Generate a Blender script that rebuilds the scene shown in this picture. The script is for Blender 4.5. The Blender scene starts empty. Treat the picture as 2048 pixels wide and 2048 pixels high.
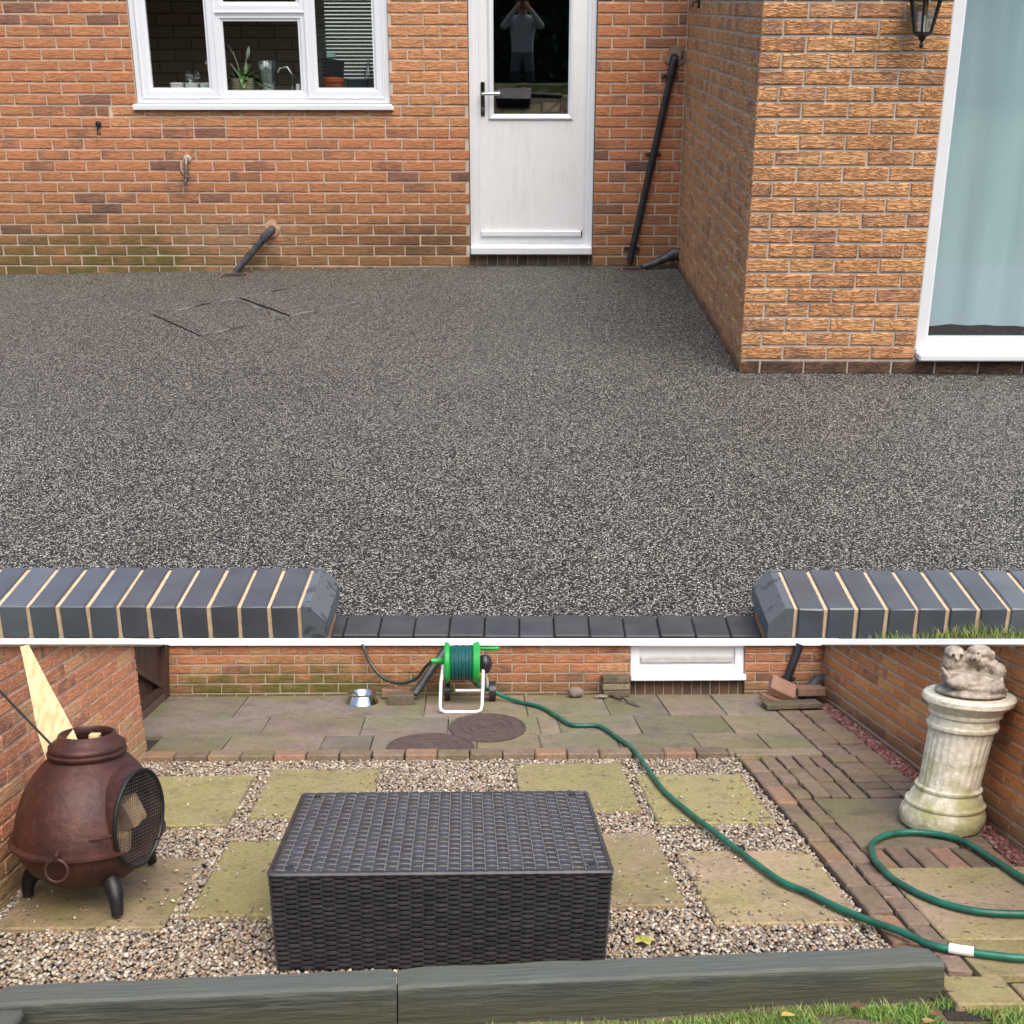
import bpy, bmesh, math, random
import numpy as np
from mathutils import Vector, Matrix

random.seed(7)
R = math.radians
sc = bpy.context.scene
col = sc.collection

# ------------------------------------------------------------------ camera
CAM_H, PITCH, YAW = 1.79, R(21.19), R(0.43)
cd = bpy.data.cameras.new('Camera')
cam = bpy.data.objects.new('Camera', cd)
col.objects.link(cam)
cd.sensor_width = 36.0
cd.lens = 36.0 * 2628.0 / 2048.0
cd.clip_start, cd.clip_end = 0.05, 400
cam.location = (0, 0, CAM_H)
cam.rotation_euler = (R(90) - PITCH, 0, YAW)
sc.camera = cam

# ------------------------------------------------------------------ world, sun, exposure
SUN_EL, SUN_AZ = R(62), R(152)         # azimuth clockwise from +Y: behind the viewer, a little to the right
w = bpy.data.worlds.new('World'); sc.world = w; w.use_nodes = True
wn = w.node_tree.nodes; wl = w.node_tree.links
wn.clear()
sky = wn.new('ShaderNodeTexSky'); sky.sky_type = 'NISHITA'; sky.sun_disc = False
sky.sun_elevation = SUN_EL; sky.sun_rotation = SUN_AZ
sky.air_density = 1.0; sky.dust_density = 4.5; sky.ozone_density = 0.5
bg = wn.new('ShaderNodeBackground'); bg.inputs['Strength'].default_value = 0.15
wo = wn.new('ShaderNodeOutputWorld')
wl.new(sky.outputs[0], bg.inputs[0]); wl.new(bg.outputs[0], wo.inputs[0])
sd = bpy.data.lights.new('Sun', 'SUN'); sd.energy = 1.4; sd.angle = R(60); sd.color = (1.0, 0.96, 0.90)
sun = bpy.data.objects.new('Sun', sd); col.objects.link(sun)
sdir = Vector((math.sin(SUN_AZ) * math.cos(SUN_EL), math.cos(SUN_AZ) * math.cos(SUN_EL), math.sin(SUN_EL)))
sun.rotation_euler = (-sdir).to_track_quat('-Z', 'Y').to_euler()
sun.location = (0, -5, 12)
vs = sc.view_settings
vs.view_transform = 'Standard'; vs.look = 'None'; vs.gamma = 1.0; vs.exposure = 0.92; vs.use_curve_mapping = False
sc.render.engine = 'CYCLES'
sc.cycles.use_denoising = True
sc.cycles.max_bounces = 8
sc.cycles.transparent_max_bounces = 12
sc.cycles.caustics_reflective = False; sc.cycles.caustics_refractive = False

# ------------------------------------------------------------------ the two places
# PA: the new patio below the house.  PB: the old courtyard on the bank in front of it.
PA = Matrix.Identity(4)
def _place_b():
    cy, sy, ct, st = math.cos(YAW), math.sin(YAW), math.cos(PITCH), math.sin(PITCH)
    f = Vector((-sy * ct, cy * ct, -st)); r = Vector((cy, sy, 0)); u = r.cross(f)
    a = Vector((-94.0, 174.0, 2628.0)).normalized()
    b = Vector((a.z, 0, -a.x)).normalized()
    c = b.cross(a)
    if c.y < 0: c = -c
    cv = lambda v: r * v.x + u * v.y + f * v.z
    X, Y, Z = cv(b), cv(a), cv(c)
    k = 0.33
    m = Matrix(((X.x, Y.x, Z.x, 0), (X.y, Y.y, Z.y, 0), (X.z, Y.z, Z.z, 0), (0, 0, 0, 1)))
    return Matrix.Translation((0, 0, CAM_H)) @ m @ Matrix.Scale(k, 4) @ Matrix.Translation((0, 0, -2.108))
PB = _place_b()

# ------------------------------------------------------------------ mesh builder
class MB:
    def __init__(s): s.v = []; s.f = []; s.m = []
    def add(s, vs_, fs, mi=0, M=None):
        b = len(s.v)
        if M is not None: vs_ = [M @ Vector(p) for p in vs_]
        s.v += [tuple(p) for p in vs_]
        s.f += [tuple(i + b for i in q) for q in fs]; s.m += [mi] * len(fs)
        return s
    def box(s, x0, x1, y0, y1, z0, z1, mi=0, M=None, bev=0.0):
        if bev <= 0:
            v = [(x, y, z) for z in (z0, z1) for y in (y0, y1) for x in (x0, x1)]
            return s.add(v, [(0, 2, 3, 1), (4, 5, 7, 6), (0, 1, 5, 4), (2, 6, 7, 3), (0, 4, 6, 2), (1, 3, 7, 5)], mi, M)
        bm = bmesh.new(); bmesh.ops.create_cube(bm, size=1)
        for q in bm.verts:
            q.co = Vector(((x0 + x1) / 2 + q.co.x * (x1 - x0), (y0 + y1) / 2 + q.co.y * (y1 - y0), (z0 + z1) / 2 + q.co.z * (z1 - z0)))
        bmesh.ops.bevel(bm, geom=bm.edges[:], offset=bev, segments=1, affect='EDGES')
        return s.bm(bm, mi, M)
    def bm(s, bm, mi=0, M=None):
        bm.verts.index_update()
        s.add([q.co.copy() for q in bm.verts], [[q.index for q in f.verts] for f in bm.faces], mi, M); bm.free(); return s
    def cyl(s, p0, p1, r0, r1=None, n=16, mi=0, caps=True):
        return s.tube([p0, p1], [r0, r0 if r1 is None else r1], n, mi, caps)
    def tube(s, pts, r, n=10, mi=0, caps=True, closed=False):
        P = [Vector(p) for p in pts]; k = len(P)
        rr = r if isinstance(r, (list, tuple)) else [r] * k
        T = []
        for i in range(k):
            a = P[(i - 1) % k] if (closed or i > 0) else P[i]; b = P[(i + 1) % k] if (closed or i < k - 1) else P[i]
            T.append((b - a).normalized())
        N = T[0].orthogonal().normalized(); rings = []
        v = []
        for i in range(k):
            N = (N - T[i] * N.dot(T[i])).normalized(); B = T[i].cross(N)
            for j in range(n):
                a = 2 * math.pi * j / n
                v.append(P[i] + (N * math.cos(a) + B * math.sin(a)) * rr[i])
        f = []
        for i in range(k if closed else k - 1):
            i2 = (i + 1) % k
            for j in range(n):
                j2 = (j + 1) % n
                f.append((i * n + j, i * n + j2, i2 * n + j2, i2 * n + j))
        if caps and not closed:
            f.append(tuple(range(n - 1, -1, -1))); f.append(tuple((k - 1) * n + j for j in range(n)))
        return s.add(v, f, mi)
    def lathe(s, prof, c=(0, 0, 0), n=32, mi=0, sy=1.0, lean=(0, 0), flute=None, skip=None, M=None):
        v = []; f = []
        for i, (r_, z) in enumerate(prof):
            for j in range(n):
                a = 2 * math.pi * j / n
                rr = r_
                if flute and flute[0] <= z <= flute[1]: rr = r_ * (1 - flute[3] * abs(math.sin(a * flute[2] / 2)) ** .6)
                v.append((c[0] + rr * math.cos(a) + lean[0] * z, c[1] + rr * math.sin(a) * sy + lean[1] * z, c[2] + z))
        for i in range(len(prof) - 1):
            for j in range(n):
                j2 = (j + 1) % n
                q = (i * n + j, i * n + j2, (i + 1) * n + j2, (i + 1) * n + j)
                if skip:
                    m = sum((Vector(v[t]) for t in q), Vector()) / 4
                    if skip(m): continue
                f.append(q)
        return s.add(v, f, mi, M)
    def loops(s, loops, mi=0, close=True):
        v = []; f = []; k = len(loops[0])
        for L in loops: v += L
        for i in range(len(loops) - 1):
            for j in range(k):
                j2 = (j + 1) % k
                f.append((i * k + j, i * k + j2, (i + 1) * k + j2, (i + 1) * k + j))
        return s.add(v, f, mi)
    def rect_frame(s, x0, x1, z0, z1, prof, mi=0):
        """mitred frame in an XZ plane facing -Y; prof = [(inset, y)]"""
        return s.loops([[(x0 + i, y, z0 + i), (x1 - i, y, z0 + i), (x1 - i, y, z1 - i), (x0 + i, y, z1 - i)] for i, y in prof], mi)
    def sphere(s, c, r, n=12, m=8, mi=0, M=None):
        rx, ry, rz = r if isinstance(r, (list, tuple)) else (r, r, r)
        bm = bmesh.new(); bmesh.ops.create_uvsphere(bm, u_segments=n, v_segments=m, radius=1)
        for q in bm.verts: q.co = Vector((c[0] + q.co.x * rx, c[1] + q.co.y * ry, c[2] + q.co.z * rz))
        return s.bm(bm, mi, M)

BASE = {}
def _mesh(name, mb, mats, base, smooth):
    me = bpy.data.meshes.new(name)
    b = Vector(base)
    me.from_pydata([tuple(Vector(p) - b) for p in mb.v], [], mb.f)
    mats = mats if isinstance(mats, (list, tuple)) else [mats]
    for m in mats: me.materials.append(m)
    if len(mats) > 1: me.polygons.foreach_set('material_index', mb.m)
    if smooth:
        me.polygons.foreach_set('use_smooth', [True] * len(mb.f))
        try: me.set_sharp_from_angle(angle=R(smooth if smooth > 1 else 40))
        except Exception: pass
    me.update()
    return me
def tag(o, label=None, cat=None, group=None, kind=None):
    if label: o['label'] = label
    if cat: o['category'] = cat
    if group: o['group'] = group
    if kind: o['kind'] = kind
    return o
def thing(name, label, cat, base, place=PA, group=None):
    o = bpy.data.objects.new(name, None); col.objects.link(o); o.empty_display_size = .05
    o.matrix_world = place @ Matrix.Translation(base)
    BASE[o.name] = (Vector(base), place)
    return tag(o, label, cat, group)
def part(name, mb, mats, parent, smooth=False, label=None, kind=None):
    base, place = BASE[parent.name]
    o = bpy.data.objects.new(name, _mesh(name, mb, mats, base, smooth)); col.objects.link(o)
    o.parent = parent
    BASE[o.name] = (base, place)
    return tag(o, label, kind=kind)
def solo(name, mb, mats, label, cat, base, place=PA, group=None, smooth=False, kind=None):
    o = bpy.data.objects.new(name, _mesh(name, mb, mats, base, smooth)); col.objects.link(o)
    o.matrix_world = place @ Matrix.Translation(base)
    BASE[o.name] = (Vector(base), place)
    return tag(o, label, cat, group, kind)
def struct(name, mb, mats, place=PA, smooth=False, kind='structure', label=None):
    o = bpy.data.objects.new(name, _mesh(name, mb, mats, (0, 0, 0), smooth)); col.objects.link(o)
    o.matrix_world = place.copy()
    BASE[o.name] = (Vector((0, 0, 0)), place)
    return tag(o, label, kind=kind)
def copy_tree(o, parent=None):
    c = o.copy(); col.objects.link(c)
    if parent is not None: c.parent = parent
    for ch in o.children: copy_tree(ch, c)
    if o.name in BASE: BASE[c.name] = BASE[o.name]
    return c

# ------------------------------------------------------------------ materials
class NT:
    def __init__(s, name):
        s.mat = bpy.data.materials.new(name); s.mat.use_nodes = True
        s.t = s.mat.node_tree; s.n = s.t.nodes; s.l = s.t.links
        s.p = s.n['Principled BSDF']
    def node(s, typ, **kw):
        x = s.n.new(typ)
        for k, v in kw.items():
            if k.startswith('i_'):
                key = k[2:]
                key = int(key) if key.isdigit() else key.replace('_', ' ')
                if isinstance(v, bpy.types.NodeSocket): s.l.new(v, x.inputs[key])
                else: x.inputs[key].default_value = v
            else: setattr(x, k, v)
        return x
    def math(s, op, a, b=0.0, clamp=False):
        x = s.n.new('ShaderNodeMath'); x.operation = op; x.use_clamp = clamp
        for i, q in enumerate((a, b)):
            if isinstance(q, bpy.types.NodeSocket): s.l.new(q, x.inputs[i])
            else: x.inputs[i].default_value = q
        return x.outputs[0]
    def mix(s, fac, a, b, blend='MIX'):
        x = s.n.new('ShaderNodeMix'); x.data_type = 'RGBA'; x.blend_type = blend
        for i, q in ((0, fac), (6, a), (7, b)):
            if isinstance(q, bpy.types.NodeSocket): s.l.new(q, x.inputs[i])
            elif i == 0: x.inputs[0].default_value = q
            else: x.inputs[i].default_value = (*q, 1) if len(q) == 3 else q
        return x.outputs[2]
    def ramp(s, fac, stops, interp='LINEAR'):
        x = s.n.new('ShaderNodeValToRGB'); x.color_ramp.interpolation = interp
        e = x.color_ramp.elements
        while len(e) < len(stops): e.new(0.5)
        for q, (p, c) in zip(e, stops):
            q.position = p; q.color = (*c, 1) if isinstance(c, (tuple, list)) else (c, c, c, 1)
        s.l.new(fac, x.inputs[0]); return x.outputs[0]
    def coords(s, obj=None, scale=(1, 1, 1), rnd=0.0, kind='Object'):
        tc = s.n.new('ShaderNodeTexCoord')
        if obj is not None: tc.object = obj
        out = tc.outputs[kind]
        if rnd:
            oi = s.n.new('ShaderNodeObjectInfo')
            r_ = s.math('MULTIPLY', oi.outputs['Random'], rnd)
            cb = s.node('ShaderNodeCombineXYZ', i_X=r_, i_Y=r_, i_Z=r_)
            ad = s.n.new('ShaderNodeVectorMath'); ad.operation = 'ADD'
            s.l.new(out, ad.inputs[0]); s.l.new(cb.outputs[0], ad.inputs[1]); out = ad.outputs[0]
        if scale != (1, 1, 1):
            mp = s.n.new('ShaderNodeVectorMath'); mp.operation = 'MULTIPLY'
            s.l.new(out, mp.inputs[0]); mp.inputs[1].default_value = scale; out = mp.outputs[0]
        return out
    def noise(s, vec, scale, detail=3, rough=.55, dist=0.0):
        x = s.node('ShaderNodeTexNoise', i_Scale=scale, i_Detail=detail, i_Roughness=rough, i_Distortion=dist)
        s.l.new(vec, x.inputs['Vector']); return x.outputs[0]
    def bump(s, h, strength=.5, dist=.01):
        x = s.node('ShaderNodeBump', i_Strength=strength, i_Distance=dist)
        s.l.new(h, x.inputs['Height']); s.l.new(x.outputs[0], s.p.inputs['Normal']); return x
    def base(s, c):
        if isinstance(c, bpy.types.NodeSocket): s.l.new(c, s.p.inputs['Base Color'])
        else: s.p.inputs['Base Color'].default_value = (*c, 1)
    def rough(s, r_):
        if isinstance(r_, bpy.types.NodeSocket): s.l.new(r_, s.p.inputs['Roughness'])
        else: s.p.inputs['Roughness'].default_value = r_

def mat(name, c1, c2=None, scale=8.0, rough=.6, metal=0.0, bump=0.0, bscale=40.0, bdist=.004, spec=.5, stretch=(1, 1, 1), rnd=3.0, lo=.35, hi=.65):
    t = NT(name)
    t.rough(rough); t.p.inputs['Metallic'].default_value = metal; t.p.inputs['Specular IOR Level'].default_value = spec
    v = t.coords(scale=stretch, rnd=rnd)
    if c2 is None: c2 = tuple(x * .82 for x in c1)
    t.base(t.ramp(t.noise(v, scale, 4), [(lo, c1), (hi, c2)]))
    if bump: t.bump(t.noise(v, bscale, 4), bump, bdist)
    return t.mat

def brick_mat(name, root, main, alt, dark, dark_amt, groove, moss=None, gscale=(13, 13, 95), lum=.22, bdist=.010, gdark=.16, dirt=None, soot=None):
    t = NT(name); t.rough(.88); t.p.inputs['Specular IOR Level'].default_value = .25
    v = t.coords(rnd=40.0)
    oi = t.n.new('ShaderNodeObjectInfo'); at = t.node('ShaderNodeAttribute', attribute_name='bv')
    rv = t.math('FRACT', t.math('ADD', oi.outputs['Random'], at.outputs['Fac']))
    rv2 = t.math('FRACT', t.math('MULTIPLY', rv, 7.31))
    vb = t.node('ShaderNodeCombineXYZ', i_X=rv2, i_Y=rv, i_Z=rv2)
    va = t.n.new('ShaderNodeVectorMath'); va.operation = 'MULTIPLY_ADD'
    t.l.new(vb.outputs[0], va.inputs[0]); va.inputs[1].default_value = (30, 30, 30); t.l.new(v, va.inputs[2])
    v = va.outputs[0]
    n1 = t.noise(v, 9, 3)
    c = t.mix(t.math('ADD', t.math('MULTIPLY', rv, .75), t.math('MULTIPLY', n1, .3), True), main, alt)
    # fired dark blush across the brick face
    nd = t.noise(t.coords(scale=(9, 9, 14), rnd=40.0), 1.0, 1, .4, .2)
    th = t.math('SUBTRACT', 1.0, t.math('MULTIPLY', dark_amt, 1.0)) if isinstance(dark_amt, bpy.types.NodeSocket) else 1.0 - dark_amt
    df = t.math('MULTIPLY', t.math('GREATER_THAN', rv2, th), t.ramp(nd, [(.36, 0.0), (.62, 1.0)]))
    c = t.mix(t.math('MULTIPLY', df, .85), c, dark)
    lumv = t.math('ADD', 1.0 - lum / 2, t.math('MULTIPLY', rv, lum))
    lc = t.node('ShaderNodeCombineColor'); 
    for i in range(3): t.l.new(lumv, lc.inputs[i])
    c = t.mix(1.0, c, lc.outputs[0], 'MULTIPLY')
    # fine grain
    g = t.noise(v, 160, 2)
    c = t.mix(t.math('MULTIPLY', g, .25), c, tuple(x * .55 for x in main))
    if dirt or moss or soot:
        rc = t.coords(root); sp = t.n.new('ShaderNodeSeparateXYZ'); t.l.new(rc, sp.inputs[0])
        big = t.noise(rc, 2.2, 4, .6); med = t.noise(rc, 9, 3)
        if dirt:   # (colour, height, strength)
            m_ = t.math('SUBTRACT', 1.0, t.math('DIVIDE', sp.outputs[2], dirt[1]), True)
            m_ = t.math('MULTIPLY', t.math('MULTIPLY', m_, t.math('ADD', big, .35)), dirt[2], True)
            c = t.mix(m_, c, dirt[0])
        if moss:   # (colour, height, x centre, half width, strength)
            m_ = t.math('SUBTRACT', 1.0, t.math('DIVIDE', sp.outputs[2], moss[1]), True)
            xm = t.math('SUBTRACT', 1.0, t.math('DIVIDE', t.math('ABSOLUTE', t.math('SUBTRACT', sp.outputs[0], moss[2])), moss[3]), True)
            nn = t.ramp(t.math('ADD', t.math('MULTIPLY', big, .6), t.math('MULTIPLY', med, .4)), [(.36, 0.0), (.6, 1.0)])
            m_ = t.math('MULTIPLY', t.math('MULTIPLY', m_, xm), t.math('MULTIPLY', nn, moss[4]), True)
            c = t.mix(m_, c, moss[0])
        if soot:   # whitish/pale or dark blotch: (colour, x, z, radius, strength)
            for (cc, x_, z_, rx, rz, k) in soot:
                dx = t.math('DIVIDE', t.math('SUBTRACT', sp.outputs[0], x_), rx); dz = t.math('DIVIDE', t.math('SUBTRACT', sp.outputs[2], z_), rz)
                d = t.math('ADD', t.math('MULTIPLY', dx, dx), t.math('MULTIPLY', dz, dz))
                m_ = t.math('MULTIPLY', t.math('SUBTRACT', 1.0, d, True), t.math('MULTIPLY', t.math('ADD', big, med), k), True)
                c = t.mix(m_, c, cc)
    t.base(c)
    # drag-faced squiggles: contour lines of a stretched noise
    mp = t.n.new('ShaderNodeVectorMath'); mp.operation = 'MULTIPLY'; t.l.new(v, mp.inputs[0]); mp.inputs[1].default_value = gscale
    nz = t.noise(mp.outputs[0], 1.0, 2, .5, .30)
    h = t.ramp(t.math('ABSOLUTE', t.math('SUBTRACT', nz, .5)), [(0.0, 0.0), (.06, 1.0)])
    c = t.mix(t.math('MULTIPLY', t.math('SUBTRACT', 1.0, h), gdark), c, tuple(x * .30 for x in main)); t.base(c)
    hh = t.math('ADD', t.math('MULTIPLY', h, .7), t.math('MULTIPLY', nz, .5))
    t.bump(hh, groove, bdist)
    return t.mat

def glass_mat(name, refl=.16, tint=(.86, .9, .88)):
    m = bpy.data.materials.new(name); m.use_nodes = True; n = m.node_tree.nodes; l = m.node_tree.links; n.clear()
    tr = n.new('ShaderNodeBsdfTransparent'); tr.inputs[0].default_value = (*tint, 1)
    gl = n.new('ShaderNodeBsdfGlossy'); gl.inputs['Roughness'].default_value = .01; gl.inputs[0].default_value = (1, 1, 1, 1)
    fr = n.new('ShaderNodeLayerWeight'); fr.inputs[0].default_value = .35
    mp = n.new('ShaderNodeMapRange'); mp.inputs[3].default_value = refl; mp.inputs[4].default_value = .9
    pw = n.new('ShaderNodeMath'); pw.operation = 'POWER'; pw.inputs[1].default_value = 2.2
    l.new(fr.outputs['Facing'], pw.inputs[0]); l.new(pw.outputs[0], mp.inputs[0])
    mx = n.new('ShaderNodeMixShader'); l.new(mp.outputs[0], mx.inputs[0]); l.new(tr.outputs[0], mx.inputs[1]); l.new(gl.outputs[0], mx.inputs[2])
    o = n.new('ShaderNodeOutputMaterial'); l.new(mx.outputs[0], o.inputs[0])
    return m

m_upvc = mat('white_upvc', (.70, .72, .745), (.66, .68, .70), 3, .32, bump=.05, bscale=90, bdist=.001)
m_white = mat('white_paint', (.82, .82, .80), (.72, .72, .69), 5, .5)
m_black = mat('black_plastic', (.012, .012, .014), (.022, .022, .024), 14, .38)
m_grey_pipe = mat('grey_black_pipe', (.022, .024, .027), (.06, .062, .066), 18, .5)
m_iron = mat('black_iron', (.012, .012, .013), (.02, .02, .02), 30, .45, metal=.3)
m_chrome = mat('chrome', (.62, .63, .64), (.5, .5, .51), 20, .18, metal=1.0)
m_brass = mat('weathered_brass', (.26, .2, .15), (.14, .12, .1), 40, .45, metal=.7)
m_glass = glass_mat('window_glass', .10)
m_doorglass = glass_mat('door_glass', .20, (.75, .8, .77))
m_patioglass = glass_mat('patio_glass', .22, (.80, .90, .90))
m_mortar_pale = mat('pale_mortar', (.58, .48, .37), (.44, .345, .26), 14, .95, bump=.4, bscale=150, bdist=.002)
m_mortar_dull = mat('dull_mortar', (.36, .30, .23), (.26, .21, .16), 14, .95, bump=.4, bscale=150, bdist=.002)
m_mortar_grey = mat('grey_mortar', (.50, .44, .37), (.39, .335, .28), 14, .95, bump=.4, bscale=150, bdist=.002)
m_mortar_sand = mat('sand_mortar', (.62, .46, .30), (.48, .35, .22), 30, .95, bump=.6, bscale=200, bdist=.003)
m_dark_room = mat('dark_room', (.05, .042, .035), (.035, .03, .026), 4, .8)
m_soil = mat('soil', (.055, .036, .022), (.022, .015, .010), 9, .95, bump=1, bscale=40, bdist=.02)

def resin_mat():
    t = NT('resin_bound_gravel'); t.p.inputs['Specular IOR Level'].default_value = .35
    v = t.coords()
    vo = t.node('ShaderNodeTexVoronoi', i_Scale=200.0, i_Randomness=1.0); t.l.new(v, vo.inputs['Vector'])
    sp = t.n.new('ShaderNodeSeparateColor'); t.l.new(vo.outputs['Color'], sp.inputs[0])
    c = t.ramp(sp.outputs[0], [(0.0, (.010, .010, .011)), (.38, (.020, .021, .022)), (.53, (.068, .067, .063)), (.68, (.185, .180, .163)), (.84, (.54, .52, .45)), (1.0, (.88, .85, .75))])
    tint = t.ramp(sp.outputs[1], [(0.0, (1.0, .90, .82)), (.25, (1, 1, 1)), (.75, (.92, .97, .98)), (1.0, (1, .98, .78))])
    c = t.mix(.7, c, t.mix(1.0, c, tint, 'MULTIPLY'))
    edge = t.ramp(vo.outputs['Distance'], [(.25, 1.0), (.62, .25)])
    c = t.mix(1.0, c, edge, 'MULTIPLY')
    big = t.mix(.4, t.ramp(t.noise(v, .7, 5, .65), [(.3, .80), (.7, 1.12)]), t.ramp(t.noise(v, 7, 3, .6), [(.3, .84), (.7, 1.10)]))
    c = t.mix(1.0, c, big, 'MULTIPLY')
    t.base(c)
    t.rough(t.ramp(sp.outputs[2], [(0.0, .35), (1.0, .75)]))
    t.bump(t.math('SUBTRACT', 1.0, vo.outputs['Distance']), .9, .006)
    return t.mat
m_resin = resin_mat()

# ------------------------------------------------------------------ bricks
def brick_mesh(name, L, H, D, mat_, var, jag=.0015):
    """unit brick, face towards -Y at y=-D, back at y=0, chamfered arrises, a slightly uneven face"""
    rg = random.Random(var * 31 + 5)
    c = min(.004, H * .08)
    hx, hz = L / 2, H / 2
    j = lambda s_=1: rg.uniform(-jag, jag) * s_
    out = [(-hx + j(), 0, -hz + j()), (hx + j(), 0, -hz + j()), (hx + j(), 0, hz + j()), (-hx + j(), 0, hz + j())]
    mid = [(x, -D + c, z) for x, _, z in out]
    inn = [(x * (1 - c / hx * 1.2), -D + j(.8), z * (1 - c / hz * 1.2)) for x, _, z in out]
    v = out + mid + inn
    # two extra points in the face so that it is not flat
    v += [(-hx * .35, -D - abs(j(1.2)), j(2)), (hx * .4, -D - abs(j(1.2)), j(2))]
    f = [(0, 1, 5, 4), (1, 2, 6, 5), (2, 3, 7, 6), (3, 0, 4, 7), (4, 5, 9, 8), (5, 6, 10, 9), (6, 7, 11, 10), (7, 4, 8, 11),
         (8, 9, 13, 12), (9, 10, 13), (10, 11, 12, 13), (11, 8, 12)]
    me = bpy.data.meshes.new(name); me.from_pydata(v, [], f); me.materials.append(mat_); me.update()
    return me

_bm_cache = {}
def lay_bricks(parent, O, u, wv, L, H, holes, bl, bh, jt, mats, D=.007, indiv=300, shift=0.0, seed=1, name='brick', rest='brick_courses', extra=None, rank=None, z_start=0.0):
    """stretcher bond on the plane O + s*u + z*wv; outward normal = u x wv ... facing -Y of the brick"""
    rg = random.Random(seed)
    O = Vector(O); u = Vector(u).normalized(); wv = Vector(wv)
    wl_ = wv.length; wn_ = wv.normalized()
    n_in = wn_.cross(u)                       # brick +Y (into the wall)
    if not isinstance(mats, list): mats = [(mats, 1)]
    tot = sum(p for _, p in mats)
    pick = []
    k = 0; z = z_start
    while z < H:
        off = (0 if k % 2 else bl / 2 + jt / 2) + shift
        s = -bl * 2 + (off % (bl + jt))
        z0, z1 = z, min(z + bh, H)
        while s < L:
            ivs = [(max(s, 0), min(s + bl, L), z0, z1)]
            for (a, b, c, d) in holes:
                nx = []
                for (p, q, e, g) in ivs:
                    if q <= a or p >= b or g <= c or e >= d: nx.append((p, q, e, g)); continue
                    if p < a: nx.append((p, a, e, g))
                    if q > b: nx.append((b, q, e, g))
                    p2, q2 = max(p, a), min(q, b)
                    if e < c - .012: nx.append((p2, q2, e, c - .002))
                    if g > d + .012: nx.append((p2, q2, d + .002, g))
                ivs = nx
            for (p, q, e, g) in ivs:
                if q - p > .018 and g - e > .012: pick.append((p, q, e, g))
            s += bl + jt
        z += bh + jt; k += 1
    cands = []
    for (p, q, e, g) in pick:
        x = rg.random() * tot
        for mm, pr in mats:
            if x < pr: break
            x -= pr
        cands.append(((p + q) / 2, (e + g) / 2, q - p, g - e, mm, rg.randrange(4), rg.uniform(-.0015, .0015)))
    if extra: cands += extra
    base, place = BASE[parent.name]
    def mtx(c):
        s, zz, l, h, mm, var, dy = c
        p = O + u * s + wv * zz + n_in * dy
        flip = -1 if var % 2 else 1
        m = Matrix((u, n_in, wn_)).transposed().to_4x4()
        return Matrix.Translation(p - base) @ m @ Matrix.Diagonal((l / bl, 1, h * wl_ / bh, 1))
    def key(c):
        p = place @ (O + u * c[0] + wv * c[1])
        d = (p - Vector((0, 0, CAM_H))).length
        pen = 0
        if rank: pen = rank(c[0], c[1])
        return d + pen
    cands.sort(key=key)
    for c in cands[:indiv]:
        kk = (bl, bh, D, c[4].name, c[5])
        if kk not in _bm_cache: _bm_cache[kk] = brick_mesh(name, bl, bh, D, c[4], c[5])
        o = bpy.data.objects.new(name, _bm_cache[kk]); o.matrix_basis = mtx(c); o.parent = parent; col.objects.link(o)
    if len(cands) > indiv:
        V = []; Fc = []; MI = []; BV = []
        ml = [m for m, _ in mats]
        for c in cands[indiv:]:
            kk = (bl, bh, D, c[4].name, c[5])
            if kk not in _bm_cache: _bm_cache[kk] = brick_mesh(name, bl, bh, D, c[4], c[5])
            me = _bm_cache[kk]; m = mtx(c); b0 = len(V); r_ = rg.random()
            V += [tuple(m @ q.co) for q in me.vertices]
            for pl in me.polygons:
                Fc.append([i + b0 for i in pl.vertices]); MI.append(ml.index(c[4]) if c[4] in ml else 0); BV.append(r_)
        me = bpy.data.meshes.new(rest); me.from_pydata(V, [], Fc)
        for m in ml: me.materials.append(m)
        me.polygons.foreach_set('material_index', MI)
        at = me.attributes.new('bv', 'FLOAT', 'FACE'); at.data.foreach_set('value', BV)
        o = bpy.data.objects.new(rest, me); o.parent = parent; col.objects.link(o); o['kind'] = 'stuff'

def slab_holes(mb, O, u, wv, th, L, H, holes, top=None):
    """wall slab whose front face is the plane O+s*u+z*w; thickness th inwards; rectangular holes left open"""
    O = Vector(O); u = Vector(u).normalized(); wv = Vector(wv); n_in = wv.normalized().cross(u) * th
    S = sorted({0, L} | {min(max(v, 0), L) for h in holes for v in h[:2]}); Z = sorted({0, H} | {min(max(v, 0), H) for h in holes for v in h[2:]})
    cell = {}
    for i in range(len(S) - 1):
        for j in range(len(Z) - 1):
            cs, cz = (S[i] + S[i + 1]) / 2, (Z[j] + Z[j + 1]) / 2
            cell[i, j] = not any(a < cs < b and c < cz < d for a, b, c, d in holes)
    P = lambda s, z, b: O + u * s + wv * z + (n_in if b else Vector())
    for (i, j), ok in cell.items():
        if not ok: continue
        a, b, c, d = S[i], S[i + 1], Z[j], Z[j + 1]
        mb.add([P(a, c, 0), P(b, c, 0), P(b, d, 0), P(a, d, 0)], [(0, 1, 2, 3)])
        mb.add([P(a, c, 1), P(b, c, 1), P(b, d, 1), P(a, d, 1)], [(3, 2, 1, 0)])
        for (di, dj, q) in ((-1, 0, (a, d, a, c)), (1, 0, (b, c, b, d)), (0, -1, (a, c, b, c)), (0, 1, (b, d, a, d))):
            if not cell.get((i + di, j + dj), False):
                mb.add([P(q[0], q[1], 0), P(q[2], q[3], 0), P(q[2], q[3], 1), P(q[0], q[1], 1)], [(3, 2, 1, 0)])
    return mb

# =================================================================== PLACE A: house, extension, resin patio
def gz(x, y):
    """fall of the patio towards the far left corner"""
    s = min(max((y - 6.2) / 3.0, 0), 1)
    return .0195 * min(0.0, x + .1) * s * s * (3 - 2 * s)

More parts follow.
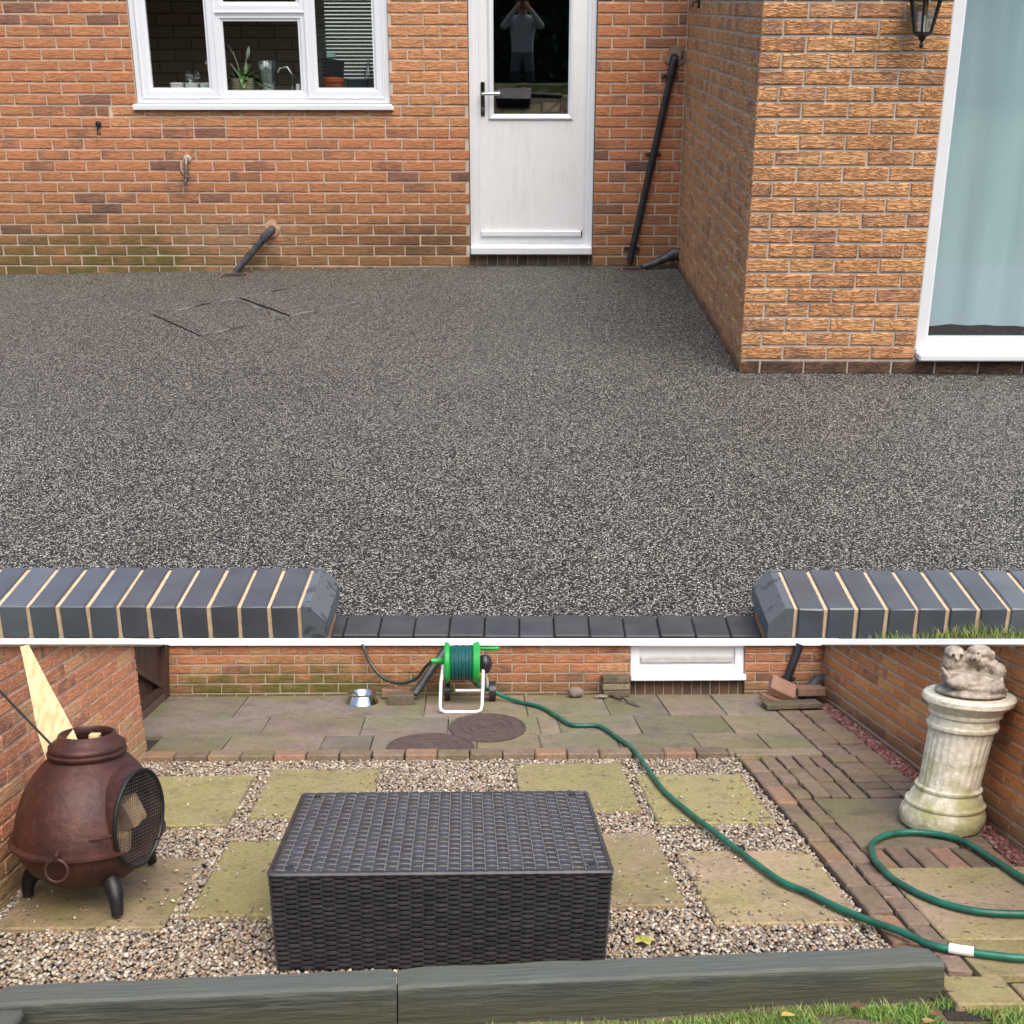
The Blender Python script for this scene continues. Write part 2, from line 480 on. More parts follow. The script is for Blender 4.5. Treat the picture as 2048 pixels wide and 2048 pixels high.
mb = MB()
xs = [-5.2 + .2 * i for i in range(48)]; ys = [3.7 + .2 * i for i in range(31)]
vv = [(x, y, gz(x, y)) for y in ys for x in xs]
nx = len(xs)
mb.add(vv, [(j * nx + i, j * nx + i + 1, (j + 1) * nx + i + 1, (j + 1) * nx + i) for j in range(len(ys) - 1) for i in range(nx - 1)])
struct('patio', mb, m_resin, smooth=True)

# lawn that carries everything, out to the horizon
def lawn_mat():
    t = NT('lawn_grass'); t.rough(.9)
    v = t.coords()
    n = t.noise(v, 3, 5, .7); n2 = t.noise(v, 60, 3)
    c = t.ramp(t.math('ADD', t.math('MULTIPLY', n, .5), t.math('MULTIPLY', n2, .5)), [(.35, (.035, .065, .014)), (.6, (.085, .14, .03))])
    t.base(c); t.bump(n2, 1.0, .03); return t.mat
m_lawn = lawn_mat()
mb = MB()
prof = [(-150, 1.2), (-60, .6), (-20, .36), (0.4, .36), (1.2, .12), (2.2, -.12), (3.3, -.16), (40, -.16), (150, -.16)]
mb.add([(x, y, z) for y, z in prof for x in (-150, 150)], [(2 * i, 2 * i + 1, 2 * i + 3, 2 * i + 2) for i in range(len(prof) - 1)])
struct('lawn', mb, m_lawn)

# ---- house
HY = 9.6
house = thing('house', 'red brick house wall with white window and half-glazed white back door', 'house', (-1.5, HY, 0))
hx0, hx1, hz0, hz1 = -4.7, 1.20, -.15, 2.45
hole_win = (-2.705, -.922, 1.095, 2.30); hole_door = (-.378, .514, -.16, 2.25)
def H2(h): return (h[0] - hx0, h[1] - hx0, h[2] - hz0, h[3] - hz0)
wallA = part('wall', slab_holes(MB(), (hx0, HY, hz0), (1, 0, 0), (0, 0, 1), .26, hx1 - hx0, hz1 - hz0, [H2(hole_win), H2(hole_door)]), m_mortar_pale, house)
moss = ((.125, .105, .032), .40, -1.5, 2.4, 1.5)
dirt = ((.17, .115, .055), .75, .75)
soot = [((.36, .25, .17), -.55, .22, .60, .20, .38), ((.06, .04, .028), .75, .20, .75, .16, .45)]
b_main = brick_mat('brick_orange', house, (.555, .245, .12), (.47, .19, .09), (.26, .135, .095), .16, .7, moss, dirt=dirt, soot=soot)
b_dark = brick_mat('brick_plum', house, (.31, .15, .105), (.25, .12, .085), (.15, .085, .07), .5, .7, moss, dirt=dirt, soot=soot)
b_new = brick_mat('brick_light_orange', house, (.63, .31, .15), (.57, .265, .125), (.42, .20, .11), .1, .8, None)
BL, BH, JT = .2145, .0640, .0110
def rankA(s, z):
    x, zz = hx0 + s, hz0 + z
    return 20 if (zz > 1.85 or x < -3.95 or zz < -.09) else 0
lay_bricks(wallA, (hx0, HY, hz0), (1, 0, 0), (0, 0, 1), 1.122 - hx0, hz1 - hz0,
           [H2((hole_win[0] - .0, hole_win[1] + .0, hole_win[2] - .0, hole_win[3])), H2(hole_door), (hole_win[1] - hx0 - .02, hole_door[0] - hx0 + .02, 1.12, 9), (hole_win[0] - hx0 - .2, hole_door[0] - hx0 + .02, 1.12, 1.27)],
           BL, BH, JT, [(b_main, 93), (b_dark, 7)], indiv=235, seed=11, rank=rankA)
# repaired, brighter brickwork right of and just below the window
lay_bricks(wallA, (hole_win[0] - .19, HY, hz0 + 1.125), (1, 0, 0), (0, 0, 1), hole_door[0] - hole_win[0] + .19, .1375, [(.19, hole_win[1] - hole_win[0] + .19, hole_win[2] - hz0 - 1.125, 3)], BL, BH, JT, [(b_new, 1)], indiv=65, seed=5, rest='brick_courses_upper')
lay_bricks(wallA, (hole_win[1], HY, hz0 + 1.275), (1, 0, 0), (0, 0, 1), hole_door[0] - hole_win[1], 1.2, [], BL, BH, JT, [(b_new, 1)], indiv=0, seed=6, rest='brick_courses_beside_window')

# ---- kitchen window
wy = HY + .022
win = part('window', MB().rect_frame(-2.70, -.926, 1.132, 2.29, [(0, wy + .07), (0, wy), (.030, wy), (.034, wy - .004), (.040, wy + .006), (.052, wy + .006), (.052, wy + .07)]), m_upvc, house)
def sash(mbx, x0, x1, z0, z1, y):
    mbx.rect_frame(x0, x1, z0, z1, [(0, y + .05), (0, y + .003), (.004, y), (.012, y), (.016, y + .004), (.052, y + .004), (.066, y + .016), (.074, y + .016), (.074, y + .04)])
mbx = MB(); sash(mbx, -2.662, -2.115, 1.160, 2.26, wy - .006); part('sash', mbx, m_upvc, win)
mbx = MB(); sash(mbx, -1.500, -.962, 1.160, 2.26, wy - .006); part('sash', mbx, m_upvc, win)
mbx = MB(); sash(mbx, -2.128, -1.478, 1.722, 2.26, wy - .004); part('sash', mbx, m_upvc, win)
mbx = MB(); mbx.rect_frame(-2.112, -1.503, 1.172, 1.716, [(0, wy + .05), (0, wy + .008), (.024, wy + .008), (.036, wy + .018), (.045, wy + .018), (.045, wy + .04)])
mbx.box(-2.115, -1.500, wy + .004, wy + .06, 1.712, 1.728)
part('glazing_bead', mbx, m_upvc, win)
for a, b in ((-2.118, -2.110), (-1.504, -1.497)): part('mullion', MB().box(a, b, wy + .006, wy + .055, 1.18, 2.26), m_upvc, win)
for nm, (a, b, c, d) in {'left': (-2.600, -2.17, 1.225, 2.2), 'mid': (-2.08, -1.53, 1.19, 1.70), 'right': (-1.44, -1.02, 1.225, 2.2), 'top': (-2.07, -1.54, 1.78, 2.2)}.items():
    part('pane', MB().add([(a, wy + .028, c), (b, wy + .028, c), (b, wy + .028, d), (a, wy + .028, d)], [(0, 1, 2, 3)]), m_glass, win)
mbx = MB()
sx0, sx1 = -2.722, -.912
pr = [(wy + .06, 1.133), (wy - .052, 1.124), (wy - .060, 1.118), (wy - .060, 1.092), (wy - .052, 1.090), (wy - .052, 1.104), (wy + .06, 1.110)]
mbx.add([(sx0, y, z) for y, z in pr] + [(sx1, y, z) for y, z in pr], [(i, (i + 1) % 7, 7 + (i + 1) % 7, 7 + i) for i in range(7)] + [tuple(range(6, -1, -1)), tuple(range(7, 14))])
part('sill', mbx, m_upvc, win)
mbx = MB(); mbx.box(sx1 - .004, sx1 + .012, wy - .048, wy - .02, 1.086, 1.112, bev=.004)
part('sealant', mbx, m_white, win)

# ---- back door
def door_mat():
    t = NT('grained_white_door'); t.rough(.42)
    v = t.coords(scale=(55, 55, 2.2)); v2 = t.coords()
    n = t.noise(v, 1.0, 4, .6, 1.2); big = t.noise(v2, 3.2, 4, .65)
    stain = t.math('MULTIPLY', t.ramp(n, [(.42, 0.0), (.66, 1.0)]), t.ramp(big, [(.42, 0.0), (.68, .55)]))
    t.base(t.mix(stain, (.72, .735, .73), (.56, .48, .36)))
    t.bump(n, .35, .002); return t.mat
m_door = door_mat()
dy = HY + .03
door = part('door', MB().rect_frame(-.372, .508, .085, 2.24, [(0, dy + .08), (0, dy), (.028, dy), (.034, dy + .008), (.052, dy + .008), (.062, dy + .016), (.070, dy + .016), (.070, dy + .07)]), m_upvc, house)
mbx = MB(); mbx.box(-.302, .438, dy + .012, dy + .055, .155, 1.035); mbx.box(-.302, -.215, dy + .012, dy + .055, 1.035, 2.17); mbx.box(.335, .438, dy + .012, dy + .055, 1.035, 2.17)
part('leaf', mbx, m_door, door)
mbx = MB(); mbx.rect_frame(-.238, .358, 1.020, 2.1, [(0, dy + .02), (0, dy + .004), (.010, dy - .002), (.024, dy + .002), (.037, dy + .014), (.037, dy + .045)])
part('glazing_bead', mbx, m_upvc, door)
part('pane', MB().add([(-.21, dy + .030, 1.045), (.33, dy + .030, 1.045), (.33, dy + .030, 2.08), (-.21, dy + .030, 2.08)], [(0, 1, 2, 3)]), m_doorglass, door)
mbx = MB(); mbx.box(-.296, .432, dy - .014, dy + .014, .208, .246, bev=.005); part('weather_bar', mbx, m_upvc, door)
mbx = MB(); mbx.box(.428, .436, dy - .013, dy + .013, .206, .25); part('weather_bar_end', mbx, m_black, door)
mbx = MB(); mbx.box(-.372, .508, dy - .075, dy + .05, .083, .141, bev=.008); part('sill', mbx, m_upvc, door)
m_smoke = mat('smoked_chrome', (.10, .10, .085), (.045, .05, .035), 9, .16, metal=1.0)
hd = part('handle_plate', MB().box(-.292, -.263, dy + .000, dy + .012, 1.045, 1.275, bev=.005), m_smoke, door)
mbx = MB(); mbx.cyl((-.278, dy + .004, 1.196), (-.278, dy - .055, 1.196), .010, n=12); mbx.tube([(-.280, dy - .05, 1.196), (-.24, dy - .054, 1.196), (-.19, dy - .052, 1.198), (-.158, dy - .046, 1.199)], [.010, .0095, .0105, .0115], 12)
part('handle_lever', mbx, m_chrome, door, smooth=True)
mbx = MB(); mbx.cyl((-.2775, dy + .002, 1.098), (-.2775, dy - .006, 1.098), .008, n=12); mbx.box(-.281, -.274, dy - .005, dy + .002, 1.078, 1.098)
part('lock_cylinder', mbx, m_chrome, door, smooth=True)
# soldier bricks under the door sill
b_sold = brick_mat('brick_dark_base', house, (.26, .17, .11), (.19, .12, .08), (.11, .07, .05), .5, .6, None)
mbx = MB(); mbx.box(-.378, .514, HY + .035, HY + .3, -.1, .082); recess = part('threshold_wall', mbx, m_mortar_grey, house)
lay_bricks(recess, (-.376, HY + .035, -.06), (1, 0, 0), (0, 0, 1), .888, .14, [], .066, .14, .008, [(b_sold, 1)], seed=3)

# ---- kitchen seen through the window
# opening for the far window of the kitchen
room = MB()
def inward(x0, x1, y0, y1, z0, z1, mi=0):
    v = [(x, y, z) for z in (z0, z1) for y in (y0, y1) for x in (x0, x1)]
    room.add(v, [(1, 3, 2, 0), (6, 7, 5, 4), (2, 6, 4, 0), (5, 7, 3, 1)], mi)
inward(-3.4, -.75, HY + .262, 12.4, -.02, 2.44)
hx = (-1.75, -1.10, 1.15, 2.1)     # far window opening
yb = 12.4
for (a, b, c, d) in ((-3.4, hx[0], -.02, 2.44), (hx[1], -.75, -.02, 2.44), (hx[0], hx[1], -.02, hx[2]), (hx[0], hx[1], hx[3], 2.44)):
    room.add([(a, yb, c), (b, yb, c), (b, yb, d), (a, yb, d)], [(0, 1, 2, 3)])
def brick_reflection_mat():  # painted brick pattern stands in for a wall reflected in the pane
    t = NT('kitchen_wall_reflection'); t.rough(.5)
    v = t.coords()
    br = t.node('ShaderNodeTexBrick', i_Scale=1.0, i_Color1=(.80, .66, .54, 1), i_Color2=(.72, .58, .46, 1), i_Mortar=(.36, .28, .22, 1))
    br.inputs['Brick Width'].default_value = .3; br.inputs['Row Height'].default_value = .1; br.inputs['Mortar Size'].default_value = .006
    sp = t.n.new('ShaderNodeSeparateXYZ'); t.l.new(v, sp.inputs[0]); cb = t.node('ShaderNodeCombineXYZ', i_X=t.math('ADD', sp.outputs[0], sp.outputs[1]), i_Y=sp.outputs[2]); t.l.new(cb.outputs[0], br.inputs[0])
    t.base(br.outputs[0]); return t.mat
struct('kitchen_room', room, brick_reflection_mat())
# door side passage: dark hall
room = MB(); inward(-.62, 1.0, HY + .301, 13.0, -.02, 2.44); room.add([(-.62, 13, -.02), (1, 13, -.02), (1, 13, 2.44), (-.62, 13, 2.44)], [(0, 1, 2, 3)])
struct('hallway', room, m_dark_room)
mbx = MB(); mbx.box(-2.69, -.935, HY + .08, HY + .30, 1.165, 1.202, bev=.006)
solo('window_board', mbx, m_white, 'white inner window board behind the kitchen panes', 'window board', (-1.8, HY + .2, 1.135))
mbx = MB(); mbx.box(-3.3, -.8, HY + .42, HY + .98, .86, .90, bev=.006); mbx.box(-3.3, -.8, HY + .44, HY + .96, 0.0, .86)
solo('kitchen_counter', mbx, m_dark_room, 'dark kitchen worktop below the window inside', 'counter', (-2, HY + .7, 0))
# venetian blind in front of the far window
bl_ = thing('venetian_blind', 'grey venetian blind hanging in the dark kitchen behind the right pane', 'blind', (-1.42, 11.9, 1.1))
slat = MB(); slat.add([(-1.82, 11.90, 0), (-1.06, 11.90, 0), (-1.06, 11.925, .019), (-1.82, 11.925, .019), (-1.82, 11.90, .0016), (-1.06, 11.90, .0016), (-1.06, 11.925, .0206), (-1.82, 11.925, .0206)],
    [(0, 1, 2, 3), (7, 6, 5, 4), (0, 4, 5, 1), (2, 6, 7, 3)])
m_slat = mat('blind_slat', (.74, .76, .74), (.62, .65, .62), 3, .5)
s0 = None
for i in range(34):
    if s0 is None: s0 = part('slat', slat, m_slat, bl_)
    else: s0 = s0.copy(); col.objects.link(s0)
    s0.location.z = 1.10 + i * .030
mbx = MB(); mbx.box(-1.83, -1.05, 11.89, 11.94, 2.13, 2.17); part('head_rail', mbx, m_slat, bl_)

struct('blind_backdrop', MB().box(-4, 1, 15.0, 15.2, -.15, 2.6), mat('pale_backdrop', (.62, .64, .62), (.5, .54, .5), 2, .9))  # pale backdrop added beyond the far window so the blind gaps look grey
# ---- things on the window board
WB = 1.203
m_ceramic = mat('white_ceramic', (.75, .76, .74), (.68, .7, .68), 9, .25)
for i, (x, lab) in enumerate([(-2.45, 'leftmost small white ramekin on the window board'), (-2.345, 'middle small white ramekin under a crumpled clear bag'), (-2.24, 'rightmost of three white ramekins inside the left pane')]):
    solo('ramekin', MB().lathe([(0, 0), (.038, 0), (.042, .006), (.048, .050), (.051, .054), (.048, .056), (.040, .012), (0, .010)], (x, HY + .17, WB), 24), m_ceramic, lab, 'ramekin', (x, HY + .17, WB), group='ramekins on the window board', smooth=True)
bag = MB(); rg = random.Random(4)
bm = bmesh.new(); bmesh.ops.create_icosphere(bm, subdivisions=2, radius=.055)
for q in bm.verts: q.co = Vector((q.co.x * 1.0, q.co.y * .7, q.co.z)) * rg.uniform(.6, 1.25)
bag.bm(bm, 0, Matrix.Translation((-2.335, HY + .16, WB + .085)))
m_clear = glass_mat('clear_plastic', .12, (.9, .9, .9))
solo('plastic_bag', bag, m_clear, 'crumpled clear plastic bag lying on the white ramekins', 'bag', (-2.335, HY + .16, WB + .03))
orc = thing('orchid', 'white orchid blossoms on a thin stem behind the left pane', 'plant', (-2.20, HY + .25, WB))
part('stem', MB().tube([(-2.18, HY + .25, WB), (-2.185, HY + .25, WB + .10), (-2.20, HY + .24, WB + .17), (-2.235, HY + .23, WB + .19)], .002, 6), mat('stem_green', (.05, .09, .02)), orc)
m_petal = mat('white_petal', (.7, .7, .66))
for (x, z) in ((-2.235, .19), (-2.205, .175), (-2.225, .15), (-2.19, .18)):
    fb = MB()
    for k in range(5):
        a = k * 2 * math.pi / 5
        fb.add([(x, HY + .228, WB + z), (x + .014 * math.cos(a - .5), HY + .222, WB + z + .014 * math.sin(a - .5)), (x + .018 * math.cos(a), HY + .226, WB + z + .018 * math.sin(a)), (x + .014 * math.cos(a + .5), HY + .222, WB + z + .014 * math.sin(a + .5))], [(0, 1, 2, 3)])
    part('blossom', fb, m_petal, orc)
# peace lily in a wicker pot
pl = thing('potted_plant', 'peace lily in pale woven basket pot inside the middle pane', 'plant', (-1.98, HY + .17, WB))
def weave_mat():
    t = NT('pale_basket'); t.rough(.8); v = t.coords(scale=(1, 1, 1))
    wv_ = t.node('ShaderNodeTexWave', i_Scale=28.0, i_Distortion=1.5, bands_direction='Z'); t.l.new(v, wv_.inputs[0])
    t.base(t.ramp(wv_.outputs[0], [(.2, (.12, .09, .06)), (.7, (.52, .45, .34))])); t.bump(wv_.outputs[0], .8, .004); return t.mat
part('basket', MB().lathe([(0, 0), (.068, 0), (.075, .01), (.090, .085), (.094, .095), (.088, .095), (.08, .075), (0, .075)], (-1.98, HY + .17, WB - .002), 28), weave_mat(), pl, smooth=True)
def leaf(mbx, p, d, L, W, droop, mi=0):
    d = Vector(d).normalized(); s = d.cross(Vector((0, 0, 1)));  s = s.normalized() if s.length > .01 else Vector((1, 0, 0))
    P = Vector(p); v = []
    for i, (t_, w_) in enumerate(((0, .05), (.25, .8), (.5, 1), (.75, .65), (1, .02))):
        c = P + d * (L * t_) + Vector((0, 0, -droop * L * t_ * t_))
        v += [c - s * W * w_, c + Vector((0, 0, -W * .3 * w_)), c + s * W * w_]
    f = []
    for i in range(4): f += [(3 * i, 3 * i + 1, 3 * i + 4, 3 * i + 3), (3 * i + 1, 3 * i + 2, 3 * i + 5, 3 * i + 4)]
    mbx.add(v, f, mi)
m_leaf = mat('plant_leaf', (.10, .20, .05), (.05, .11, .03), 12, .4)
m_spathe = mat('pale_spathe', (.6, .62, .5), (.4, .45, .3), 9, .5)
rg = random.Random(9)
for k in range(34):
    a = rg.uniform(0, 2 * math.pi); el = rg.uniform(.1, 1.2)
    lb = MB(); leaf(lb, (-1.98 + .02 * math.cos(a), HY + .17 + .02 * math.sin(a), WB + .09), (math.cos(a), math.sin(a) * .6, math.tan(el) * .8), rg.uniform(.10, .18), rg.uniform(.020, .032), rg.uniform(.4, 1.0))
    part('leaf', lb, m_leaf, pl, smooth=True)
for (x, z, dx) in ((-2.03, .30, -.03), (-2.055, .22, -.06), (-1.93, .28, .02), (-1.955, .17, .02), (-2.02, .12, -.03)):
    lb = MB(); lb.tube([(-1.98, HY + .16, WB + .08), ((-1.98 + x) / 2, HY + .15, WB + z * .6), (x, HY + .14, WB + z - .03)], .0025, 6); leaf(lb, (x, HY + .14, WB + z - .06), (dx, -.02, .1), .10, .016, .1)
    part('flower', lb, m_spathe, pl, smooth=True)
m_crystal = glass_mat('cut_glass', .30, (.80, .84, .86))
va = MB()
prof_ = [(0, .003), (.036, 0), (.040, .01), (.046, .08), (.055, .15), (.066, .205), (.060, .20), (.048, .14), (.040, .08), (.034, .02), (0, .015)]
va.lathe(prof_, (-1.80, HY + .16, WB), 32, flute=(0.0, .3, 8, .10))
solo('glass_vase', va, m_crystal, 'ribbed clear glass vase beside the basket plant', 'vase', (-1.80, HY + .16, WB), smooth=True)
ta = MB(); ta.tube([(-1.66, HY + .34, WB - .27), (-1.66, HY + .34, WB + .02), (-1.655, HY + .34, WB + .10), (-1.69, HY + .34, WB + .155), (-1.74, HY + .34, WB + .15), (-1.76, HY + .34, WB + .12)], .009, 10)
solo('kitchen_tap', ta, m_chrome, 'curved kitchen tap behind the clear glass vase', 'tap', (-1.66, HY + .5, WB - .27), smooth=True)
solo('white_carton', MB().box(-1.60, -1.574, HY + .14, HY + .17, WB, WB + .05, bev=.002), m_white, 'tiny white carton in the corner of the middle pane', 'carton', (-1.59, HY + .15, WB))
pt = MB().lathe([(0, 0), (.058, 0), (.062, .004), (.070, .065), (.078, .068), (.080, .090), (.074, .092), (.066, .07), (0, .068)], (-1.335, HY + .16, WB), 28)
solo('terracotta_pot', pt, mat('terracotta', (.34, .075, .028), (.26, .055, .02), 8, .6), 'orange red plastic flower pot inside the right pane', 'flower pot', (-1.335, HY + .16, WB), smooth=True)
kb = thing('knife_block', 'black slanted knife block behind the orange red pot', 'knife block', (-1.33, HY + .27, WB))
mk = MB(); mk.add([(-1.40, HY + .24, WB), (-1.29, HY + .24, WB), (-1.27, HY + .24, WB + .20), (-1.40, HY + .24, WB + .22), (-1.40, HY + .29, WB), (-1.29, HY + .29, WB), (-1.27, HY + .29, WB + .20), (-1.40, HY + .29, WB + .22)], [(0, 1, 2, 3), (7, 6, 5, 4), (0, 4, 5, 1), (1, 5, 6, 2), (2, 6, 7, 3), (3, 7, 4, 0)])
part('block', mk, m_black, kb)
for k in range(5):
    mk = MB(); mk.box(-1.425, -1.395, HY + .25, HY + .275, WB + .10 + k * .026, WB + .118 + k * .026, bev=.003); part('handle', mk, m_black, kb)
mk = MB(); mk.box(-1.39, -1.33, HY + .25, HY + .28, WB + .222, WB + .25, bev=.004); part('card', mk, mat('teal_card', (.25, .5, .5)), kb)
pb = MB(); pb.box(-1.235, -1.09, HY + .13, HY + .22, WB, WB + .085, bev=.006)
solo('planter_box', pb, mat('dark_blue_box', (.02, .026, .035), rough=.3), 'dark blue plastic trough right of the orange red pot', 'planter', (-1.16, HY + .17, WB))
bo = MB().lathe([(0, 0), (.032, 0), (.034, .004), (.034, .11), (.028, .14), (.013, .165), (.012, .20), (.014, .203), (.014, .212), (.009, .212), (.009, .17), (.03, .11), (.03, .006), (0, .005)], (-1.095, HY + .245, WB), 24)
solo('glass_bottle', bo, m_clear, 'clear glass bottle at the right edge of the window', 'bottle', (-1.095, HY + .245, WB), smooth=True)

# ---- wall fittings on the house
hk = thing('wall_hook', 'small black iron hook on the bricks below the window', 'hook', (-2.985, HY, .95))
part('rose', MB().sphere((-2.983, HY - .014, .992), (.021, .012, .024), 14, 10), m_iron, hk, smooth=True)
part('hook', MB().tube([(-2.985, HY - .02, .985), (-2.988, HY - .028, .95), (-2.990, HY - .032, .934), (-2.985, HY - .04, .926), (-2.972, HY - .045, .927), (-2.966, HY - .045, .934)], .005, 8), m_iron, hk, smooth=True)

tp = thing('outside_tap', 'weathered brass garden tap on the brick wall below the window', 'tap', (-2.38, HY, .68))
part('backplate', MB().lathe([(0, 0), (.030, 0), (.027, .006), (.016, .010), (0, .010)], (0, 0, 0), 16, M=Matrix.Translation((-2.378, HY - .008, .755)) @ Matrix.Rotation(R(90), 4, 'X')), m_mortar_grey, tp)
part('pipe', MB().tube([(-2.378, HY - .005, .752), (-2.378, HY - .04, .752), (-2.379, HY - .055, .735), (-2.380, HY - .057, .66)], .013, 12), m_brass, tp, smooth=True)
mk = MB(); mk.tube([(-2.380, HY - .057, .67), (-2.382, HY - .058, .645), (-2.385, HY - .062, .62), (-2.392, HY - .07, .60), (-2.394, HY - .07, .575)], [.017, .019, .016, .014, .012], 12); mk.cyl((-2.394, HY - .07, .584), (-2.394, HY - .07, .572), .015, n=8)
part('spout', mk, m_brass, tp, smooth=True)
mk = MB(); mk.tube([(-2.415, HY - .10, .69), (-2.405, HY - .09, .655), (-2.385, HY - .075, .64), (-2.35, HY - .08, .635)], .006, 8)
part('tee_handle', mk, m_brass, tp, smooth=True)

wp = thing('waste_pipe', 'dark grey waste pipe slanting from the wall into the left gully', 'pipe', (-2.03, HY, -.04))
part('elbow', MB().tube([(-1.808, HY + .02, .262), (-1.808, HY - .045, .262), (-1.815, HY - .062, .255), (-1.845, HY - .066, .222), (-1.86, HY - .066, .205)], .0285, 16), m_grey_pipe, wp, smooth=True)
part('collar', MB().tube([(-1.852, HY - .066, .214), (-1.868, HY - .066, .196)], .032, 16), m_grey_pipe, wp, smooth=True)
part('pipe', MB().tube([(-1.855, HY - .066, .210), (-2.075, HY - .105, -.03)], .0255, 16), m_grey_pipe, wp, smooth=True)
mk = MB(); rg = random.Random(2); ring = []
for i in range(22):
    a = i * 2 * math.pi / 22; r_ = .062 * rg.uniform(.9, 1.12)
    ring.append((-1.805 + r_ * math.cos(a) * .85, HY - .0155, .268 + r_ * math.sin(a)))
mk.add([(-1.808, HY - .019, .262)] + ring, [(0, 1 + (i + 1) % 22, 1 + i) for i in range(22)])
part('mortar_patch', mk, mat('pinkish_patch', (.50, .33, .22), (.40, .22, .13), 30, .95, bump=.6, bscale=120), wp)

def gully(name, x0, x1, y0, y1, label):
    z = gz((x0 + x1) / 2, y0)
    g = thing(name, label, 'drain', ((x0 + x1) / 2, (y0 + y1) / 2, z), group='gully grates by the house wall')
    fr = MB()
    for (a, b, c, d) in ((x0 - .012, x1 + .012, y0 - .012, y0), (x0 - .012, x1 + .012, y1, y1 + .012), (x0 - .012, x0, y0, y1), (x1, x1 + .012, y0, y1)): fr.box(a, b, c, d, z - .01, z + .008)
    part('surround', fr, mat('terracotta_edge', (.22, .12, .08), (.13, .08, .06), 20, .8), g)
    part('pit', MB().box(x0, x1, y0, y1, z - .02, z + .002), m_black, g)
    n = 8
    for i in range(n):
        a = x0 + (x1 - x0) * (i + .25) / n
        part('bar', MB().box(a, a + (x1 - x0) / n * .5, y0 + .003, y1 - .003, z + .002, z + .009), m_grey_pipe, g)
gully('gully_grate', -2.15, -1.97, 9.31, 9.45, 'square black gully grate under the slanted grey waste pipe')
gully('gully_grate', .72, .87, 9.36, 9.50, 'rusty edged gully grate under the tall black waste pipe')

bp = thing('downpipe', 'long slanted black waste pipe clipped to the wall beside the door', 'pipe', (.78, HY, .04))
py = HY - .045
part('pipe', MB().tube([(1.040, py, 1.39), (.783, py, .040)], .0245, 16), m_black, bp, smooth=True)
part('elbow', MB().tube([(1.046, HY + .01, 1.435), (1.046, py + .012, 1.435), (1.045, py, 1.425), (1.036, py, 1.37), (1.028, py, 1.325)], [.029, .029, .031, .030, .030], 16), m_black, bp, smooth=True)
for (x, z) in ((1.020, 1.318), (.925, .793), (.797, .131)):
    mk = MB(); t_ = Vector((.257, 0, 1.35)).normalized(); c_ = Vector((x, py, z))
    mk.tube([c_ - t_ * .009, c_ + t_ * .009], .029, 16)
    mk.box(x - .056, x + .056, HY - .022, HY - .012, z - .008, z + .008, bev=.002)
    for s in (-1, 1): mk.cyl((x + s * .048, HY - .010, z), (x + s * .048, HY - .028, z), .0095, n=10)
    cl = part('clip', mk, m_black, bp, smooth=True)
    mk = MB()
    for s in (-1, 1): mk.sphere((x + s * .048, HY - .029, z), (.004, .002, .004), 8, 6)
    part('screw', mk, m_chrome, cl)
mk = MB(); rg = random.Random(12)
ring = [(1.055 + .085 * rg.uniform(.7, 1.2) * math.cos(a), HY - .0155, 1.44 + .07 * rg.uniform(.7, 1.2) * math.sin(a)) for a in [i * 2 * math.pi / 20 for i in range(20)]]
mk.add([(1.055, HY - .018, 1.44)] + ring, [(0, 1 + (i + 1) % 20, 1 + i) for i in range(20)])
part('mortar_patch', mk, mat('brown_patch', (.26, .19, .13), (.20, .13, .085), 30, .95, bump=.6, bscale=120), bp)
br_ = thing('wall_bracket', 'small rusty bracket in the inner corner above the slanted pipe', 'bracket', (1.10, HY, 1.46))
mk = MB(); mk.box(1.092, 1.106, HY - .022, HY - .006, 1.43, 1.50, bev=.002); mk.cyl((1.099, HY - .018, 1.485), (1.099, HY - .036, 1.485), .008, n=10)
part('plate', mk, m_brass, br_)
part('bolt', MB().cyl((1.099, HY - .02, 1.44), (1.099, HY - .034, 1.44), .006, n=8), m_iron, br_)

lp = thing('corner_pipe', 'short dark pipe lying in the corner towards the right gully', 'pipe', (1.05, HY - .1, 0))
part('elbow', MB().tube([(1.135, HY - .10, .10), (1.09, HY - .105, .105), (1.055, HY - .11, .085)], [.045, .046, .042], 16), m_grey_pipe, lp, smooth=True)
part('pipe', MB().tube([(1.07, HY - .108, .092), (.96, HY - .13, .045), (.862, HY - .155, .018)], [.034, .028, .020], 14), m_grey_pipe, lp, smooth=True)

